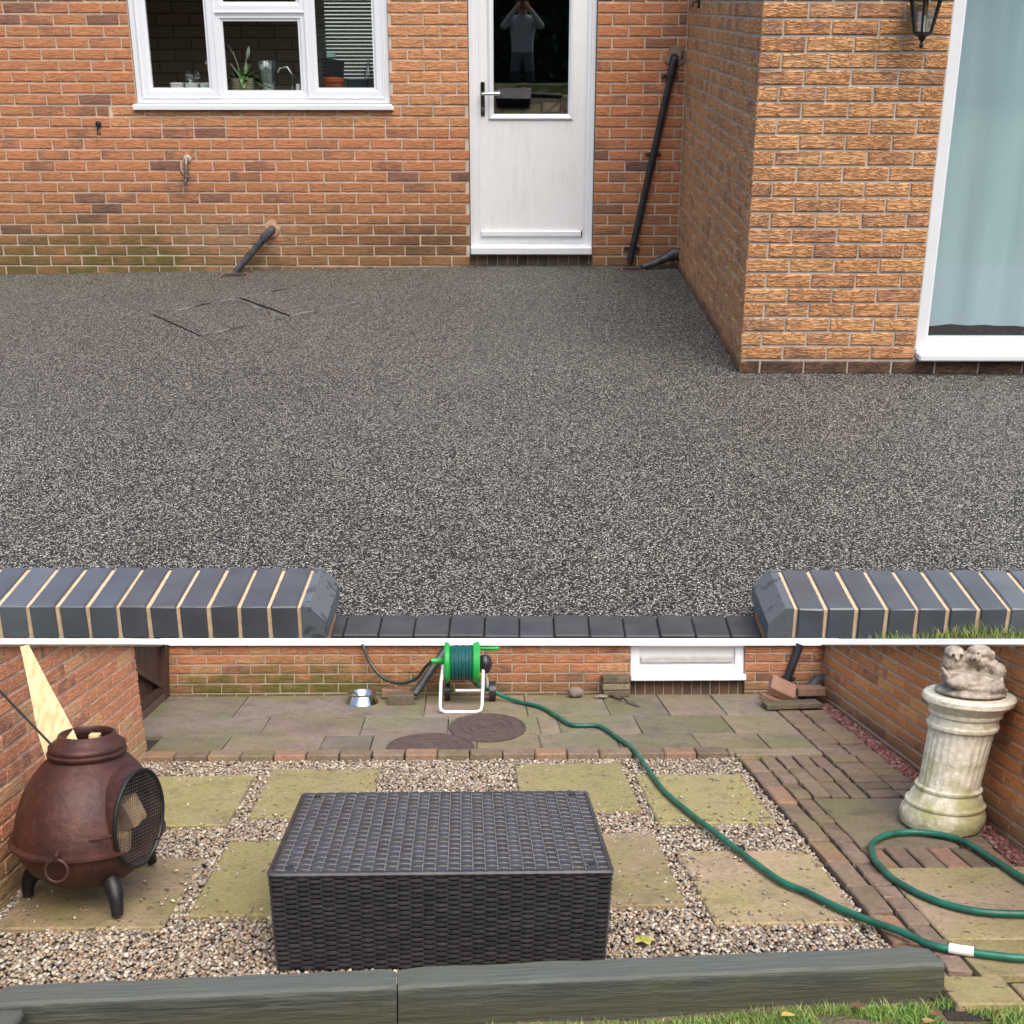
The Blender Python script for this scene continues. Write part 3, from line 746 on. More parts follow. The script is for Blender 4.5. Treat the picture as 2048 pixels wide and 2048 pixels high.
# ---- recessed covers in the patio
m_steel = mat('bright_edge', (.32, .31, .28), (.12, .115, .105), 9, .6, lo=.42, hi=.58)
def tray(name, A, B, C, label):
    A, B, C = (Vector((p[0], p[1], 0)) for p in (A, B, C)); D = A + C - B
    c = (A + C) / 2; z = gz(c.x, c.y)
    g = thing(name, label, 'drain cover', (c.x, c.y, z), group='recessed covers in the patio')
    P = [Vector((p.x, p.y, gz(p.x, p.y) + .003)) for p in (A, B, C, D)]
    mk = MB(); mk.add(P, [(0, 1, 2, 3)]); part('infill', mk, m_resin, g)
    for i in range(4):
        p, q = P[i], P[(i + 1) % 4]; d = (q - p).normalized(); n_ = Vector((-d.y, d.x, 0)) * (.0030 if i == 0 else .0012)
        up = Vector((0, 0, .006))
        mk = MB(); mk.add([p - n_, q - n_, q + n_, p + n_, p - n_ + up, q - n_ + up, q + n_ + up, p + n_ + up], [(4, 5, 6, 7), (0, 1, 5, 4), (1, 2, 6, 5), (2, 3, 7, 6), (3, 0, 4, 7)])
        part('edge', mk, m_black if i == 0 else m_steel, g)
    for (i, t0, t1) in ((1, .38, .58), (3, .3, .5)):
        p, q = P[i], P[(i + 1) % 4]; d = (q - p).normalized(); n_ = Vector((-d.y, d.x, 0)) * .014
        a, b = p.lerp(q, t0), p.lerp(q, t1); up = Vector((0, 0, .008))
        mk = MB(); mk.add([a - n_ * .2 + up, b - n_ * .2 + up, b + n_ * .6 + up, a + n_ * .6 + up], [(0, 1, 2, 3)])
        part('lifting_slot', mk, m_black, g)
tray('recessed_cover', (-2.292, 8.062), (-1.858, 7.444), (-1.468, 7.928), 'nearer recessed drain cover outlined in the dark patio')
tray('recessed_cover', (-1.860, 8.577), (-1.429, 7.990), (-1.07, 8.37), 'farther recessed drain cover outlined in the dark patio')

# ---- extension
EX, EY = 1.135, 6.62
ext = thing('house_extension', 'buff brick extension with white patio door on the right', 'extension', (EX + .5, EY, 0))
e_moss = ((.10, .095, .03), .35, 0, 50, .6); e_dirt = ((.09, .06, .04), .10, 1.0)
e_main = brick_mat('brick_buff', ext, (.67, .345, .16), (.59, .285, .125), (.37, .19, .13), .40, 1.0, None, (17, 17, 120), lum=.2, bdist=.014, dirt=e_dirt, gdark=.36)
e_gold = brick_mat('brick_gold', ext, (.71, .395, .185), (.645, .33, .15), (.41, .215, .14), .3, 1.0, None, (17, 17, 120), lum=.15, bdist=.014, dirt=e_dirt, gdark=.36)
e_base = brick_mat('brick_base_dark', ext, (.20, .115, .07), (.14, .08, .05), (.07, .045, .035), .6, 1.0, None, (17, 17, 120), bdist=.010)
pdx0 = 2.022
ez1 = 2.45; ez0 = -.0765
we = part('front_wall', slab_holes(MB(), (EX, EY, ez0), (1, 0, 0), (0, 0, 1), .26, 2.8, ez1 - ez0, [(pdx0 - EX, 3.9, .082 - ez0, 2.3)]), m_mortar_grey, ext)
wsd = part('side_wall', slab_holes(MB(), (EX, HY + .05, ez0), (0, -1, 0), (0, 0, 1), .2, HY + .05 - EY - .262, ez1 - ez0, []), m_mortar_grey, ext)
lay_bricks(we, (EX - .007, EY, ez0), (1, 0, 0), (0, 0, 1), 2.6, ez1 - ez0, [(pdx0 - EX + .007 - .002, 3.9, .082 - ez0, 2.3), (0, 3, 0, .152)], BL, BH, JT, [(e_main, 60), (e_gold, 40)], indiv=105, seed=21, shift=.088, rank=lambda s, z: 10 if z > 1.95 else 0)
lay_bricks(we, (EX - .007, EY, ez0), (1, 0, 0), (0, 0, 1), 2.6, .150, [], BL, BH, JT, [(e_base, 1)], indiv=24, seed=22, shift=.088, rest='brick_courses_base')
lay_bricks(wsd, (EX, HY - .015, ez0), (0, -1, 0), (0, 0, 1), HY - .015 - EY + .007, ez1 - ez0, [(0, 4, 0, .075)], .1025, BH, JT, [(e_main, 80), (e_gold, 20)], indiv=170, seed=23, shift=(HY - .015 - EY + .007 + .1025) % .115, rest='brick_courses_side', rank=lambda s, z: 10 if z > 1.95 else 0)
mk = MB(); mk.box(EX - .004, EX + .02, HY - .022, HY - .012, 0, 2.44); part('corner_sealant', mk, m_mortar_grey, ext)
# patio door
ey = EY + .015
pd_ = part('patio_door', MB().rect_frame(2.024, 3.80, .118, 2.28, [(0, ey + .08), (0, ey), (.006, ey - .003), (.050, ey - .003), (.062, ey + .012), (.066, ey + .012), (.066, ey + .06)]), m_upvc, ext)
part('pane', MB().add([(2.08, ey + .03, .18), (3.75, ey + .03, .18), (3.75, ey + .03, 2.24), (2.08, ey + .03, 2.24)], [(0, 1, 2, 3)]), m_patioglass, pd_)
mk = MB(); mk.box(2.030, 3.82, ey - .085, ey + .06, .079, .1175, bev=.008); part('sill', mk, m_upvc, pd_)
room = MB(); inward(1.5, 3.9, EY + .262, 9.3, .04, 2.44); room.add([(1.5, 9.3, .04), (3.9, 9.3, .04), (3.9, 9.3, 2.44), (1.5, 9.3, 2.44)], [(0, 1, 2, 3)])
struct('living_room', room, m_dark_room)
def curtain_mat():
    t = NT('pale_blue_curtain'); t.rough(.85)
    v = t.coords(scale=(9, 1, .6)); n = t.noise(v, 1.0, 3)
    t.base(t.ramp(n, [(.3, (.60, .68, .76)), (.7, (.72, .79, .85))])); t.bump(t.noise(t.coords(), 300, 2), .2, .001)
    return t.mat
cu = MB(); nxc = 120; zc_ = [.206, .222, .26, .5, .9, 1.4, 1.9, 2.3]
vv = []
for k, z in enumerate(zc_):
    for i in range(nxc + 1):
        x = 1.95 + 1.85 * i / nxc
        a = .010 * math.sin(x * 13 + math.sin(x * 5) * 2) + .004 * math.sin(x * 31 + z)
        vv.append((x, EY + .20 + a * (1 if z > .3 else .8), z + (.004 * math.sin(x * 11 + 1) + .0025 * math.sin(x * 37) if k < 3 else 0)))
cu.add(vv, [(k * (nxc + 1) + i, k * (nxc + 1) + i + 1, (k + 1) * (nxc + 1) + i + 1, (k + 1) * (nxc + 1) + i) for k in range(len(zc_) - 1) for i in range(nxc)])
solo('curtain', cu, curtain_mat(), 'pale blue curtain hanging behind the patio door glass', 'curtain', (2.9, EY + .2, .206), smooth=True)
# lantern
LX, LY = 1.857, EY - .115
ln = thing('wall_lantern', 'black hexagonal wall lantern beside the patio door', 'lantern', (LX, EY, 1.6))
mk = MB().lathe([(0, 1.596), (.009, 1.600), (.0095, 1.610), (.006, 1.616), (.008, 1.622), (.014, 1.628), (.018, 1.640), (.036, 1.650), (.044, 1.656), (.044, 1.664), (0, 1.664)], (LX, LY, 0), 18)
part('base_cup', mk, m_iron, ln, smooth=True)
part('finial', MB().sphere((LX, LY, 1.604), (.010, .010, .013), 12, 8), m_iron, ln, smooth=True)
hexp = lambda r_, z, k: (LX + r_ * math.cos(R(60 * k + 8)), LY + r_ * math.sin(R(60 * k + 8)), z)
for k in range(6):
    part('bar', MB().tube([hexp(.042, 1.66, k), hexp(.073, 1.80, k)], .0055, 6), m_iron, ln)
    part('pane', MB().add([hexp(.041, 1.662, k), hexp(.041, 1.662, k + 1), hexp(.071, 1.798, k + 1), hexp(.071, 1.798, k)], [(0, 1, 2, 3)]), m_clear, ln)
mk = MB().lathe([(.098, 1.800), (.100, 1.806), (.085, 1.83), (.05, 1.87), (.02, 1.89), (.012, 1.91), (0, 1.93)], (LX, LY, 0), 18); mk.lathe([(0, 1.801), (.098, 1.800)], (LX, LY, 0), 18)
part('roof', mk, m_iron, ln, smooth=True)
mk = MB(); mk.cyl((LX, LY, 1.664), (LX, LY, 1.735), .009, n=10); part('candle', mk, m_white, ln, smooth=True)
part('bulb', MB().lathe([(.008, 1.735), (.013, 1.75), (.010, 1.775), (0, 1.795)], (LX, LY, 0), 12), mat('amber_bulb', (.45, .22, .08), rough=.2), ln, smooth=True)
mk = MB(); mk.tube([(LX, LY, 1.90), (LX, LY + .02, 1.98), (LX, EY - .02, 1.99)], .009, 8); mk.box(LX - .03, LX + .03, EY - .032, EY - .014, 1.9, 2.08, bev=.004)
part('wall_arm', mk, m_iron, ln)
hk2 = MB(); hk2.box(EX - .022, EX - .008, 8.96, 8.985, 1.755, 1.83, bev=.002); hk2.tube([(EX - .02, 8.97, 1.80), (EX - .05, 8.96, 1.79), (EX - .055, 8.96, 1.765)], .006, 8)
solo('hanging_hook', hk2, m_iron, 'small black iron hook high on the extension side wall', 'hook', (EX, 8.97, 1.78))

# ---- dwarf walls with blue coping and the threshold step
m_blue = mat('blue_engineering_brick', (.082, .096, .115), (.060, .067, .080), 6, .36, bump=.25, bscale=60, bdist=.003, lo=.3, hi=.7)
m_blue2 = mat('blue_engineering_brick_plum', (.076, .080, .092), (.058, .060, .068), 6, .38, bump=.25, bscale=60, bdist=.003)
m_blue3 = mat('blue_engineering_brick_pale', (.105, .120, .138), (.078, .090, .106), 7, .38, bump=.25, bscale=60, bdist=.003)
m_end = mat('mottled_blue_brick', (.100, .114, .130), (.055, .062, .070), 22, .42, bump=.4, bscale=60, bdist=.003, lo=.56, hi=.62)
CT, CF, CB, CH = .160, 3.440, 3.722, .104      # coping top, front, back, height
def dwarf(xe, sgn, n, label):
    """xe = outer x of the chamfered end, wall runs in direction sgn"""
    g = thing('dwarf_wall', label, 'dwarf wall', (xe + sgn * .7, (CF + CB) / 2, -.15), group='dwarf walls with blue brick coping')
    pitch, wd = .0878, .0765
    rg = random.Random(5 if sgn < 0 else 9)
    # end block with a canted top corner
    xi = xe + sgn * .072
    sec = [(xe, CT - CH), (xe, CT - .050), (xe + sgn * .048, CT), (xi, CT), (xi, CT - CH)]
    mk = MB(); b = .004
    mk.add([(x, CF, z) for x, z in sec] + [(x, CB, z) for x, z in sec], [(0, 1, 2, 3, 4), (9, 8, 7, 6, 5)] + [(i, i + 5, (i + 1) % 5 + 5, (i + 1) % 5) for i in range(5)])
    part('end_brick', mk, m_end, g)
    x = xi + sgn * (pitch - wd)
    mo = MB(); mo.box(*sorted((xi - sgn * .004, xe + sgn * (n * pitch + .1))), CF + .007, CB - .007, CT - CH - .004, CT - .007)
    part('mortar', mo, m_mortar_sand, g)
    for k in range(n):
        a, c = (x, x + sgn * wd) if sgn > 0 else (x + sgn * wd, x)
        mk = MB(); mk.box(a, c, CF + rg.uniform(-.001, .001), CB + rg.uniform(-.001, .001), CT - CH, CT + rg.uniform(-.001, .001), bev=.0045)
        mk.v = [(p[0] + rg.uniform(-.0013, .0013), p[1] + rg.uniform(-.0018, .0018), p[2] + rg.uniform(-.0012, .0012)) for p in mk.v]
        part('coping_brick', mk, rg.choice([m_blue, m_blue, m_blue2, m_blue3]), g)
        x += sgn * pitch
    L = n * pitch + .06
    a, c = sorted((xe + sgn * .028, xe + sgn * L))
    part('core', MB().box(a, c, CF + .035, CB - .03, -.17, CT - CH - .003), m_mortar_sand, g)
    # the brick courses underneath show at the end
    for k in range(2):
        part('brick', MB().box(*sorted((xe + sgn * .012, xe + sgn * .1)), CF + .03 + (k % 2) * .0, CB - .02, CT - CH - .008 - (k + 1) * .07, CT - CH - .014 - k * .07, bev=.003), b_new, g)
dwarf(-.565, -1, 21, 'low wall with blue brick coping left of the step')
dwarf(.717, 1, 22, 'low wall with blue brick coping right of the step')
m_step = mat('charcoal_block', (.032, .034, .037), (.05, .052, .055), 10, .6, bump=.5, bscale=120, bdist=.002)
st = thing('threshold_step', 'row of charcoal paving blocks forming the step between the dwarf walls', 'step', (.1, 3.65, -.1))
part('bed', MB().box(-.60, .742, 3.59, 3.70, -.17, -.075), m_soil, st)
x = -.600; rg = random.Random(3)
while x < .735:
    wdt = .104 if x > -.599 else .058
    z = .004 + rg.uniform(-.002, .002)
    part('paving_block', MB().box(x, min(x + wdt, .742), 3.575, 3.716, -.075, z, bev=.004), m_step, st)
    x += wdt + .003
part('riser', MB().box(-.60, .742, 3.586, 3.60, -.15, -.01), mat('riser_mortar', (.05, .055, .06), (.12, .12, .12), 22, .8), st)

# ---- grass tuft and soil in front of the right dwarf wall
def grass_blades(n, f_pos, h0, h1, wd, seed, lean=.5):
    rg = np.random.default_rng(seed)
    P = np.array([f_pos(rg) for _ in range(n)])
    a = rg.uniform(0, 2 * np.pi, n); h = rg.uniform(h0, h1, n); l = rg.uniform(.1, lean, n) * h; b = rg.uniform(0, 2 * np.pi, n)
    side = np.stack([np.cos(a), np.sin(a), np.zeros(n)], 1) * wd; ld = np.stack([np.cos(b), np.sin(b), np.zeros(n)], 1) * l[:, None]
    up = np.stack([np.zeros(n), np.zeros(n), h], 1)
    v = np.stack([P - side, P + side, P + side * .7 + ld * .35 + up * .6, P - side * .7 + ld * .35 + up * .6, P + ld + up], 1).reshape(-1, 3)
    f = []
    for i in range(n): f += [(5 * i, 5 * i + 1, 5 * i + 2, 5 * i + 3), (5 * i + 3, 5 * i + 2, 5 * i + 4)]
    return v, f
def grass_mat():
    t = NT('grass_blade'); t.rough(.55)
    n = t.noise(t.coords(), 22, 2); n2 = t.noise(t.coords(), 2.2, 3)
    c = t.ramp(n, [(.28, (.06, .15, .022)), (.5, (.16, .29, .05)), (.74, (.36, .38, .12))])
    t.base(t.mix(t.ramp(n2, [(.5, 0.0), (.75, .6)]), c, (.30, .24, .09)))
    return t.mat
m_grass = grass_mat()
def mesh_stuff(name, v, f, mats, place, label=None, cat=None, smooth=False):
    me = bpy.data.meshes.new(name); me.from_pydata([tuple(p) for p in v], [], f)
    for m in (mats if isinstance(mats, list) else [mats]): me.materials.append(m)
    o = bpy.data.objects.new(name, me); col.objects.link(o); o.matrix_world = place.copy()
    return tag(o, label, cat, None, 'stuff')
bk = MB()
nb = 40
vv = []
def bank_z(x, y): return .030 + .055 * min(max((x - .82) / .45, 0), 1) + .008 * math.sin(x * 23) * math.sin(y * 31)
bys = [3.12 + .04 * i for i in range(9)]
for y in bys:
    for i in range(nb + 1):
        x = .7 + 2.2 * i / nb; vv.append((x, y, bank_z(x, y) - (.10 if y < 3.13 else 0)))
bk.add(vv, [(j * (nb + 1) + i, j * (nb + 1) + i + 1, (j + 1) * (nb + 1) + i + 1, (j + 1) * (nb + 1) + i) for j in range(len(bys) - 1) for i in range(nb)])
struct('soil_bank', bk, m_soil, smooth=True)
def fp(rg):
    x = rg.uniform(.86, 2.4); y = rg.uniform(3.20, 3.435); return (x, y, bank_z(x, y) - .004)
v, f = grass_blades(9000, fp, .012, .046, .0013, 3, .9)
mesh_stuff('grass', v, f, m_grass, PA, 'ragged green grass on the soil before the right dwarf wall', 'grass')

# =================================================================== PLACE B: old courtyard on the bank (local metres, x right, y away, z up)
def ztop(x, y): return 2.108 - .1678 * y - .0036 * x
# earth under the courtyard
mk = MB(); cs = [(-3.4, 3.2), (3.4, 3.2), (3.4, 10.62), (-3.4, 10.62)]
inv = PB.inverted()
top_ = [Vector((x, y, -.13)) for x, y in cs]
bot_ = []
for p in top_:
    q = PB @ p; q.z = -.3; bot_.append(inv @ q)
mk.add(top_ + bot_, [(0, 1, 2, 3), (7, 6, 5, 4), (0, 4, 5, 1), (1, 5, 6, 2), (2, 6, 7, 3), (3, 7, 4, 0)])
struct('earth_bank', mk, m_soil, PB)
# ground sheets
mk = MB(); mk.box(-2.9, 1.76, 4.70, 8.30, -.12, -.034); struct('gravel_bed', mk, mat('gravel_bed', (.10, .075, .055), (.05, .04, .03), 30, .95, bump=1, bscale=60, bdist=.01), PB)
mk = MB(); mk.box(-2.60, 3.0, 8.24, 10.40, -.12, -.030)
pav = struct('courtyard_paving', mk, mat('paving_bed', (.040, .030, .020), (.022, .018, .013), 24, .95, bump=.8, bscale=60, bdist=.01), PB)
mk = MB(); mk.box(1.745, 3.0, 4.55, 8.24, -.12, -.030); pav2 = struct('path_bed', mk, bpy.data.materials['paving_bed'], PB)

def slab_mat(name, c1, c2, algae, a_amt, spots=True):
    t = NT(name); t.rough(.9); t.p.inputs['Specular IOR Level'].default_value = .25
    v = t.coords(rnd=20.0)
    c = t.ramp(t.noise(v, 3.2, 5, .6), [(.32, c1), (.68, c2)])
    a = t.ramp(t.noise(v, 1.7, 4, .6), [(.5 - a_amt * .28, 0.0), (.72 - a_amt * .28, 1.0)])
    c = t.mix(t.math('MULTIPLY', a, .85), c, algae)
    c = t.mix(t.ramp(t.noise(v, 45, 3, .7), [(.35, .45), (.58, 0.0)]), c, tuple(x * .40 for x in c1))
    c = t.mix(t.ramp(t.noise(v, 5.5, 5, .7, .8), [(.50, 0.0), (.68, .55)]), c, tuple(x * .5 for x in c2))
    c = t.mix(t.ramp(t.noise(v, 2.6, 3, .6, .3), [(.58, 0.0), (.75, .5)]), c, (c1[0] * 1.12, c1[1] * 1.0, c1[2] * .95))
    if spots: c = t.mix(t.ramp(t.noise(v, 26, 2, .5), [(.30, .8), (.335, 0.0)]), c, (.06, .045, .03))
    oi = t.n.new('ShaderNodeObjectInfo')
    lum = t.math('ADD', .86, t.math('MULTIPLY', oi.outputs['Random'], .26)); lc = t.node('ShaderNodeCombineColor')
    for i in range(3): t.l.new(lum, lc.inputs[i])
    t.base(t.mix(1.0, c, lc.outputs[0], 'MULTIPLY'))
    t.bump(t.noise(v, 70, 4, .7), .6, .006); return t.mat
m_algae = slab_mat('algae_slab', (.37, .30, .19), (.27, .22, .13), (.30, .275, .105), .85)
m_algae2 = slab_mat('sandy_slab', (.43, .32, .215), (.31, .235, .15), (.31, .275, .11), .45)
m_flag = slab_mat('grey_flag', (.255, .21, .17), (.175, .145, .118), (.185, .18, .075), .38, False)
m_flag2 = slab_mat('brown_flag', (.30, .235, .18), (.21, .165, .128), (.20, .185, .08), .32, False)
m_paver = slab_mat('old_paver', (.27, .195, .145), (.185, .135, .10), (.20, .165, .085), .22, False)
m_paver_red = slab_mat('red_paver', (.34, .20, .135), (.25, .155, .11), (.25, .19, .09), .2, False)

def block(x0, x1, y0, y1, zt, th, jit=.004, bev=.006, seed=0):
    rg = random.Random(seed); b = MB(); b.box(x0, x1, y0, y1, zt - th, zt, bev=bev)
    tl = (rg.uniform(-jit, jit), rg.uniform(-jit, jit))
    b.v = [(x + rg.uniform(-.003, .003), y + rg.uniform(-.003, .003), z + tl[0] * (x - x0) / (x1 - x0) + tl[1] * (y - y0) / (y1 - y0)) for x, y, z in b.v]
    return b
# stepping slabs in the gravel
slabs = [(-1.96, -1.262, 6.86, 7.83), (-1.172, -.522, 7.02, 7.98), (.310, .966, 7.08, 8.045), (1.030, 1.665, 6.84, 7.81),
         (-1.98, -1.277, 5.46, 6.36), (-1.195, -.55, 5.58, 6.58), (.34, .975, 5.64, 6.65), (1.062, 1.715, 5.43, 6.39), (-.43, .22, 6.2, 7.2)]
for i, (a, b, c, d) in enumerate(slabs):
    part('paving_slab', block(a, b, c, d, -.002, .045, .006, .007, i), m_algae2 if i in (4, 6, 7) else m_algae, BASE and bpy.data.objects['gravel_bed'], label=('sandy slab under the round stove' if i == 4 else None))
# flags along the house wall
rows = [(8.415, 8.86, [-2.05, -1.58, -.95, -.62, .08, .50, 1.02, 1.55, 2.00, 2.31]), (8.865, 9.42, [-2.30, -1.40, -.72, -.12, .52, .66, 1.22, 1.86, 2.31]), (9.425, 10.165, [-2.30, -1.68, -.30, .46, 1.06, 1.50, 1.92, 2.31])]
n = 0
for (y0, y1, js) in rows:
    for a, b in zip(js[:-1], js[1:]):
        part('flagstone', block(a + .003, b - .003, y0 + .005, y1 - .005, 0, .05, .004, .004, 50 + n), [m_flag, m_flag2, m_flag][n % 3], pav); n += 1
x = -2.05
while x < 1.72:
    part('edging_block', block(x + .004, min(x + .205, 1.735), 8.255, 8.405, .016, .08, .003, .008, 90 + n), m_paver if n % 4 else m_paver_red, pav); x += .208; n += 1
part('flagstone', block(1.745, 2.303, 8.255, 8.41, 0, .05, .004, .006, 77), m_flag2, pav)
# paver path
y = 4.86; k = 0
while y < 8.2:
    part('paving_block', block(1.754, 1.868, y + .011, min(y + .320, 8.236), 0, .06, .008, .008, 200 + k), m_paver_red if k % 3 == 1 else m_paver, pav2); y += .332; k += 1
y = 4.9; k = 0
while y < 8.2:
    part('paving_block', block(1.880, 1.972, y + .012, min(y + .147, 8.236), 0, .06, .008, .006, 260 + k), m_paver, pav2); y += .158; k += 1
for i in range(3):
    for j in range(3):
        part('paving_block', block(1.986 + i * .109, 2.083 + i * .109, 7.298 + j * .321, 7.586 + j * .321, .002, .06, .010, .006, 330 + i * 3 + j), m_paver, pav2)
for i in range(2):
    y = 7.285; j = 0
    while y < 9.75:
        if y > 8.2 or True:
            part('paving_block', block(2.318 + i * .178, 2.484 + i * .178, y + .011, y + .145, .001, .06, .009, .006, 360 + i * 40 + j), m_paver, pav2 if y < 8.2 else pav)
        y += .156; j += 1
part('flagstone', block(1.984, 2.49, 6.405, 7.275, 0, .05, .006, .006, 7), m_flag2, pav2)
part('flagstone', block(1.984, 2.60, 5.22, 6.075, 0, .05, .006, .006, 8), m_algae2, pav2)
part('flagstone', block(2.31, 2.66, 9.77, 10.16, 0, .05, .006, .006, 9), m_flag, pav)
for i in range(6):
    part('paving_block', block(1.986 + i * .112, 2.086 + i * .112, 6.090, 6.390, 0, .06, .006, .006, 440 + i), m_paver_red if i in (0, 3, 5) else m_paver, pav2)
y = 6.405; j = 0
while y < 7.2:
    part('paving_block', block(2.500, 2.662, y + .006, y + .147, 0, .06, .006, .006, 460 + j), m_paver, pav2); y += .156; j += 1
for (a, b, c, d) in ((1.984, 2.35, 4.86, 5.21), (2.356, 2.75, 4.80, 5.21), (1.80, 2.06, 4.62, 4.855), (2.07, 2.75, 4.60, 4.795), (2.61, 2.76, 5.22, 6.075)):
    part('flagstone', block(a, b, c, d, 0, .05, .006, .006, int(a * 100)), m_algae2, pav2)

# stones
def stones(name, n, f_pos, r0, r1, pal, seed, label, place, sy=1.35, cat='gravel'):
    rg = np.random.default_rng(seed)
    bm = bmesh.new(); bmesh.ops.create_icosphere(bm, subdivisions=1, radius=1.0)
    bv = np.array([q.co[:] for q in bm.verts]); bf = np.array([[q.index for q in f.verts] for f in bm.faces]); bm.free()
    P = f_pos(rg, n); n = len(P)
    r_ = rg.uniform(r0, r1, n)
    S = np.stack([r_ * rg.uniform(.75, 1.3, n), r_ * rg.uniform(.75, 1.3, n) * sy, r_ * rg.uniform(.45, .8, n)], 1)
    V = bv[None] * rg.uniform(.75, 1.2, (n, 12, 1)) * S[:, None, :]
    a = rg.uniform(0, 2 * np.pi, n); c, s = np.cos(a)[:, None], np.sin(a)[:, None]
    x, y = V[..., 0].copy(), V[..., 1].copy() / sy
    V[..., 0] = x * c - y * s; V[..., 1] = (x * s + y * c) * sy
    t1 = rg.uniform(-.5, .5, (n, 1)); V[..., 2] += V[..., 0] * t1
    V += P[:, None, :]
    Fc = (bf[None] + (np.arange(n) * 12)[:, None, None]).reshape(-1, 3)
    me = bpy.data.meshes.new(name)
    me.vertices.add(n * 12); me.vertices.foreach_set('co', V.reshape(-1).astype(np.float32))
    nf = len(Fc)
    me.loops.add(nf * 3); me.loops.foreach_set('vertex_index', Fc.reshape(-1).astype(np.int32))
    me.polygons.add(nf); me.polygons.foreach_set('loop_start', np.arange(0, nf * 3, 3, dtype=np.int32))
    me.polygons.foreach_set('use_smooth', np.ones(nf, dtype=bool))
    me.update(calc_edges=True)
    pal = np.array(pal); ci = rg.integers(0, len(pal), n)
    C = pal[ci] * rg.uniform(.5, .98, (n, 1)); C = np.repeat(np.concatenate([C, np.ones((n, 1))], 1), 12, 0)
    at = me.color_attributes.new('stone', 'FLOAT_COLOR', 'POINT'); at.data.foreach_set('color', C.reshape(-1).astype(np.float32))
    t = bpy.data.materials.get('loose_stones')
    if not t:
        q = NT('loose_stones'); q.rough(.8); ca = q.node('ShaderNodeAttribute', attribute_name='stone')
        q.base(q.mix(q.math('MULTIPLY', q.noise(q.coords(), 90, 2), .35), ca.outputs['Color'], (.12, .09, .06))); t = q.mat
    me.materials.append(t)
    o = bpy.data.objects.new(name, me); col.objects.link(o); o.matrix_world = place.copy()
    return tag(o, label, cat, None, 'stuff')
pal = [(.60, .50, .36), (.50, .38, .25), (.68, .62, .50), (.38, .29, .20), (.55, .45, .33), (.36, .32, .28), (.46, .30, .19), (.20, .155, .12), (.74, .68, .56), (.42, .37, .32)]
def gp(rg, n):
    P = np.stack([rg.uniform(-2.06, 1.735, n), rg.uniform(4.75, 8.235, n), rg.uniform(-.034, -.012, n)], 1)
    keep = np.ones(n, bool)
    for a, b, c, d in slabs: keep &= ~((P[:, 0] > a + .012) & (P[:, 0] < b - .012) & (P[:, 1] > c + .015) & (P[:, 1] < d - .015))
    keep &= ~((P[:, 0] > -.66) & (P[:, 0] < .48) & (P[:, 1] > 5.15) & (P[:, 1] < 6.0))
    yline = 4.80 + (P[:, 0] + 1.566) * .0778
    keep &= P[:, 1] > yline - .03
    return P[keep]
stones('gravel', 76000, gp, .0058, .0122, pal, 5, 'mixed cream and brown gravel between the stepping slabs', PB)
def gp2(rg, n):
    # a few strays on the slabs
    P = np.stack([rg.uniform(-1.95, 1.7, n), rg.uniform(5.4, 8.0, n), np.full(n, .003)], 1)
    keep = np.zeros(n, bool)
    for a, b, c, d in slabs: keep |= (P[:, 0] > a) & (P[:, 0] < b) & (P[:, 1] > c) & (P[:, 1] < d) & ((np.minimum(P[:, 0] - a, b - P[:, 0]) < rg.exponential(.04, n)) | (np.minimum(P[:, 1] - c, d - P[:, 1]) < rg.exponential(.06, n)) | (rg.random(n) < .05))
    return P[keep]
stones('stray_gravel', 4200, gp2, .005, .011, pal, 8, 'stray pebbles scattered over the algae covered slabs', PB)
palr = [(.30, .085, .07), (.22, .07, .06), (.36, .14, .11), (.18, .07, .06), (.42, .24, .2)]
def gp3(rg, n): return np.stack([rg.uniform(2.672, 2.80, n), rg.uniform(5.0, 9.8, n), rg.uniform(-.03, -.004, n)], 1)
stones('red_chippings', 3600, gp3, .010, .019, palr, 6, 'strip of red stone chippings along the right brick wall', PB)

# ---- courtyard walls
b_main2 = lambda root, nm, dirt_, moss_: [(brick_mat(nm + '_orange', root, (.46, .20, .10), (.38, .155, .08), (.17, .09, .07), .25, .6, moss_, dirt=dirt_, lum=.35), 80), (brick_mat(nm + '_buff', root, (.46, .25, .13), (.39, .20, .10), (.2, .10, .07), .3, .6, moss_, dirt=dirt_, lum=.3), 20)]
m_divider = mat('white_divider', (.92, .92, .92), (.89, .89, .89), 3, .6)  # white divider strip added between the two places, no part of the walls
def coping(parent, pts, n_out, n_in):  # adds the divider strip; its front face is slanted to catch sky light
    """capping added between the two places, along the wall top; pts = [(x, y, z)], thickness grows with distance"""
    mk = MB(); L = []
    for (x, y, z) in pts:
        t_ = .0044 * y; o = Vector((x, y, z)); a = o + Vector(n_out) * .050; b = o + Vector(n_in) * .26
        L.append([tuple(a), tuple(o + Vector((0, 0, t_))), tuple(b + Vector((0, 0, t_ - .055))), tuple(b - Vector((0, 0, .09)))])
    mk.loops(L); mk.add(L[0], [(3, 2, 1, 0)]); mk.add(L[-1], [(0, 1, 2, 3)])
    part('divider_strip', mk, m_divider, parent)
def prism(poly, off):
    mk = MB(); k = len(poly); off = Vector(off)
    mk.add(list(poly) + [tuple(Vector(p) + off) for p in poly], [tuple(range(k)), tuple(range(2 * k - 1, k - 1, -1))] + [(i, i + k, (i + 1) % k + k, (i + 1) % k) for i in range(k)])
    return mk
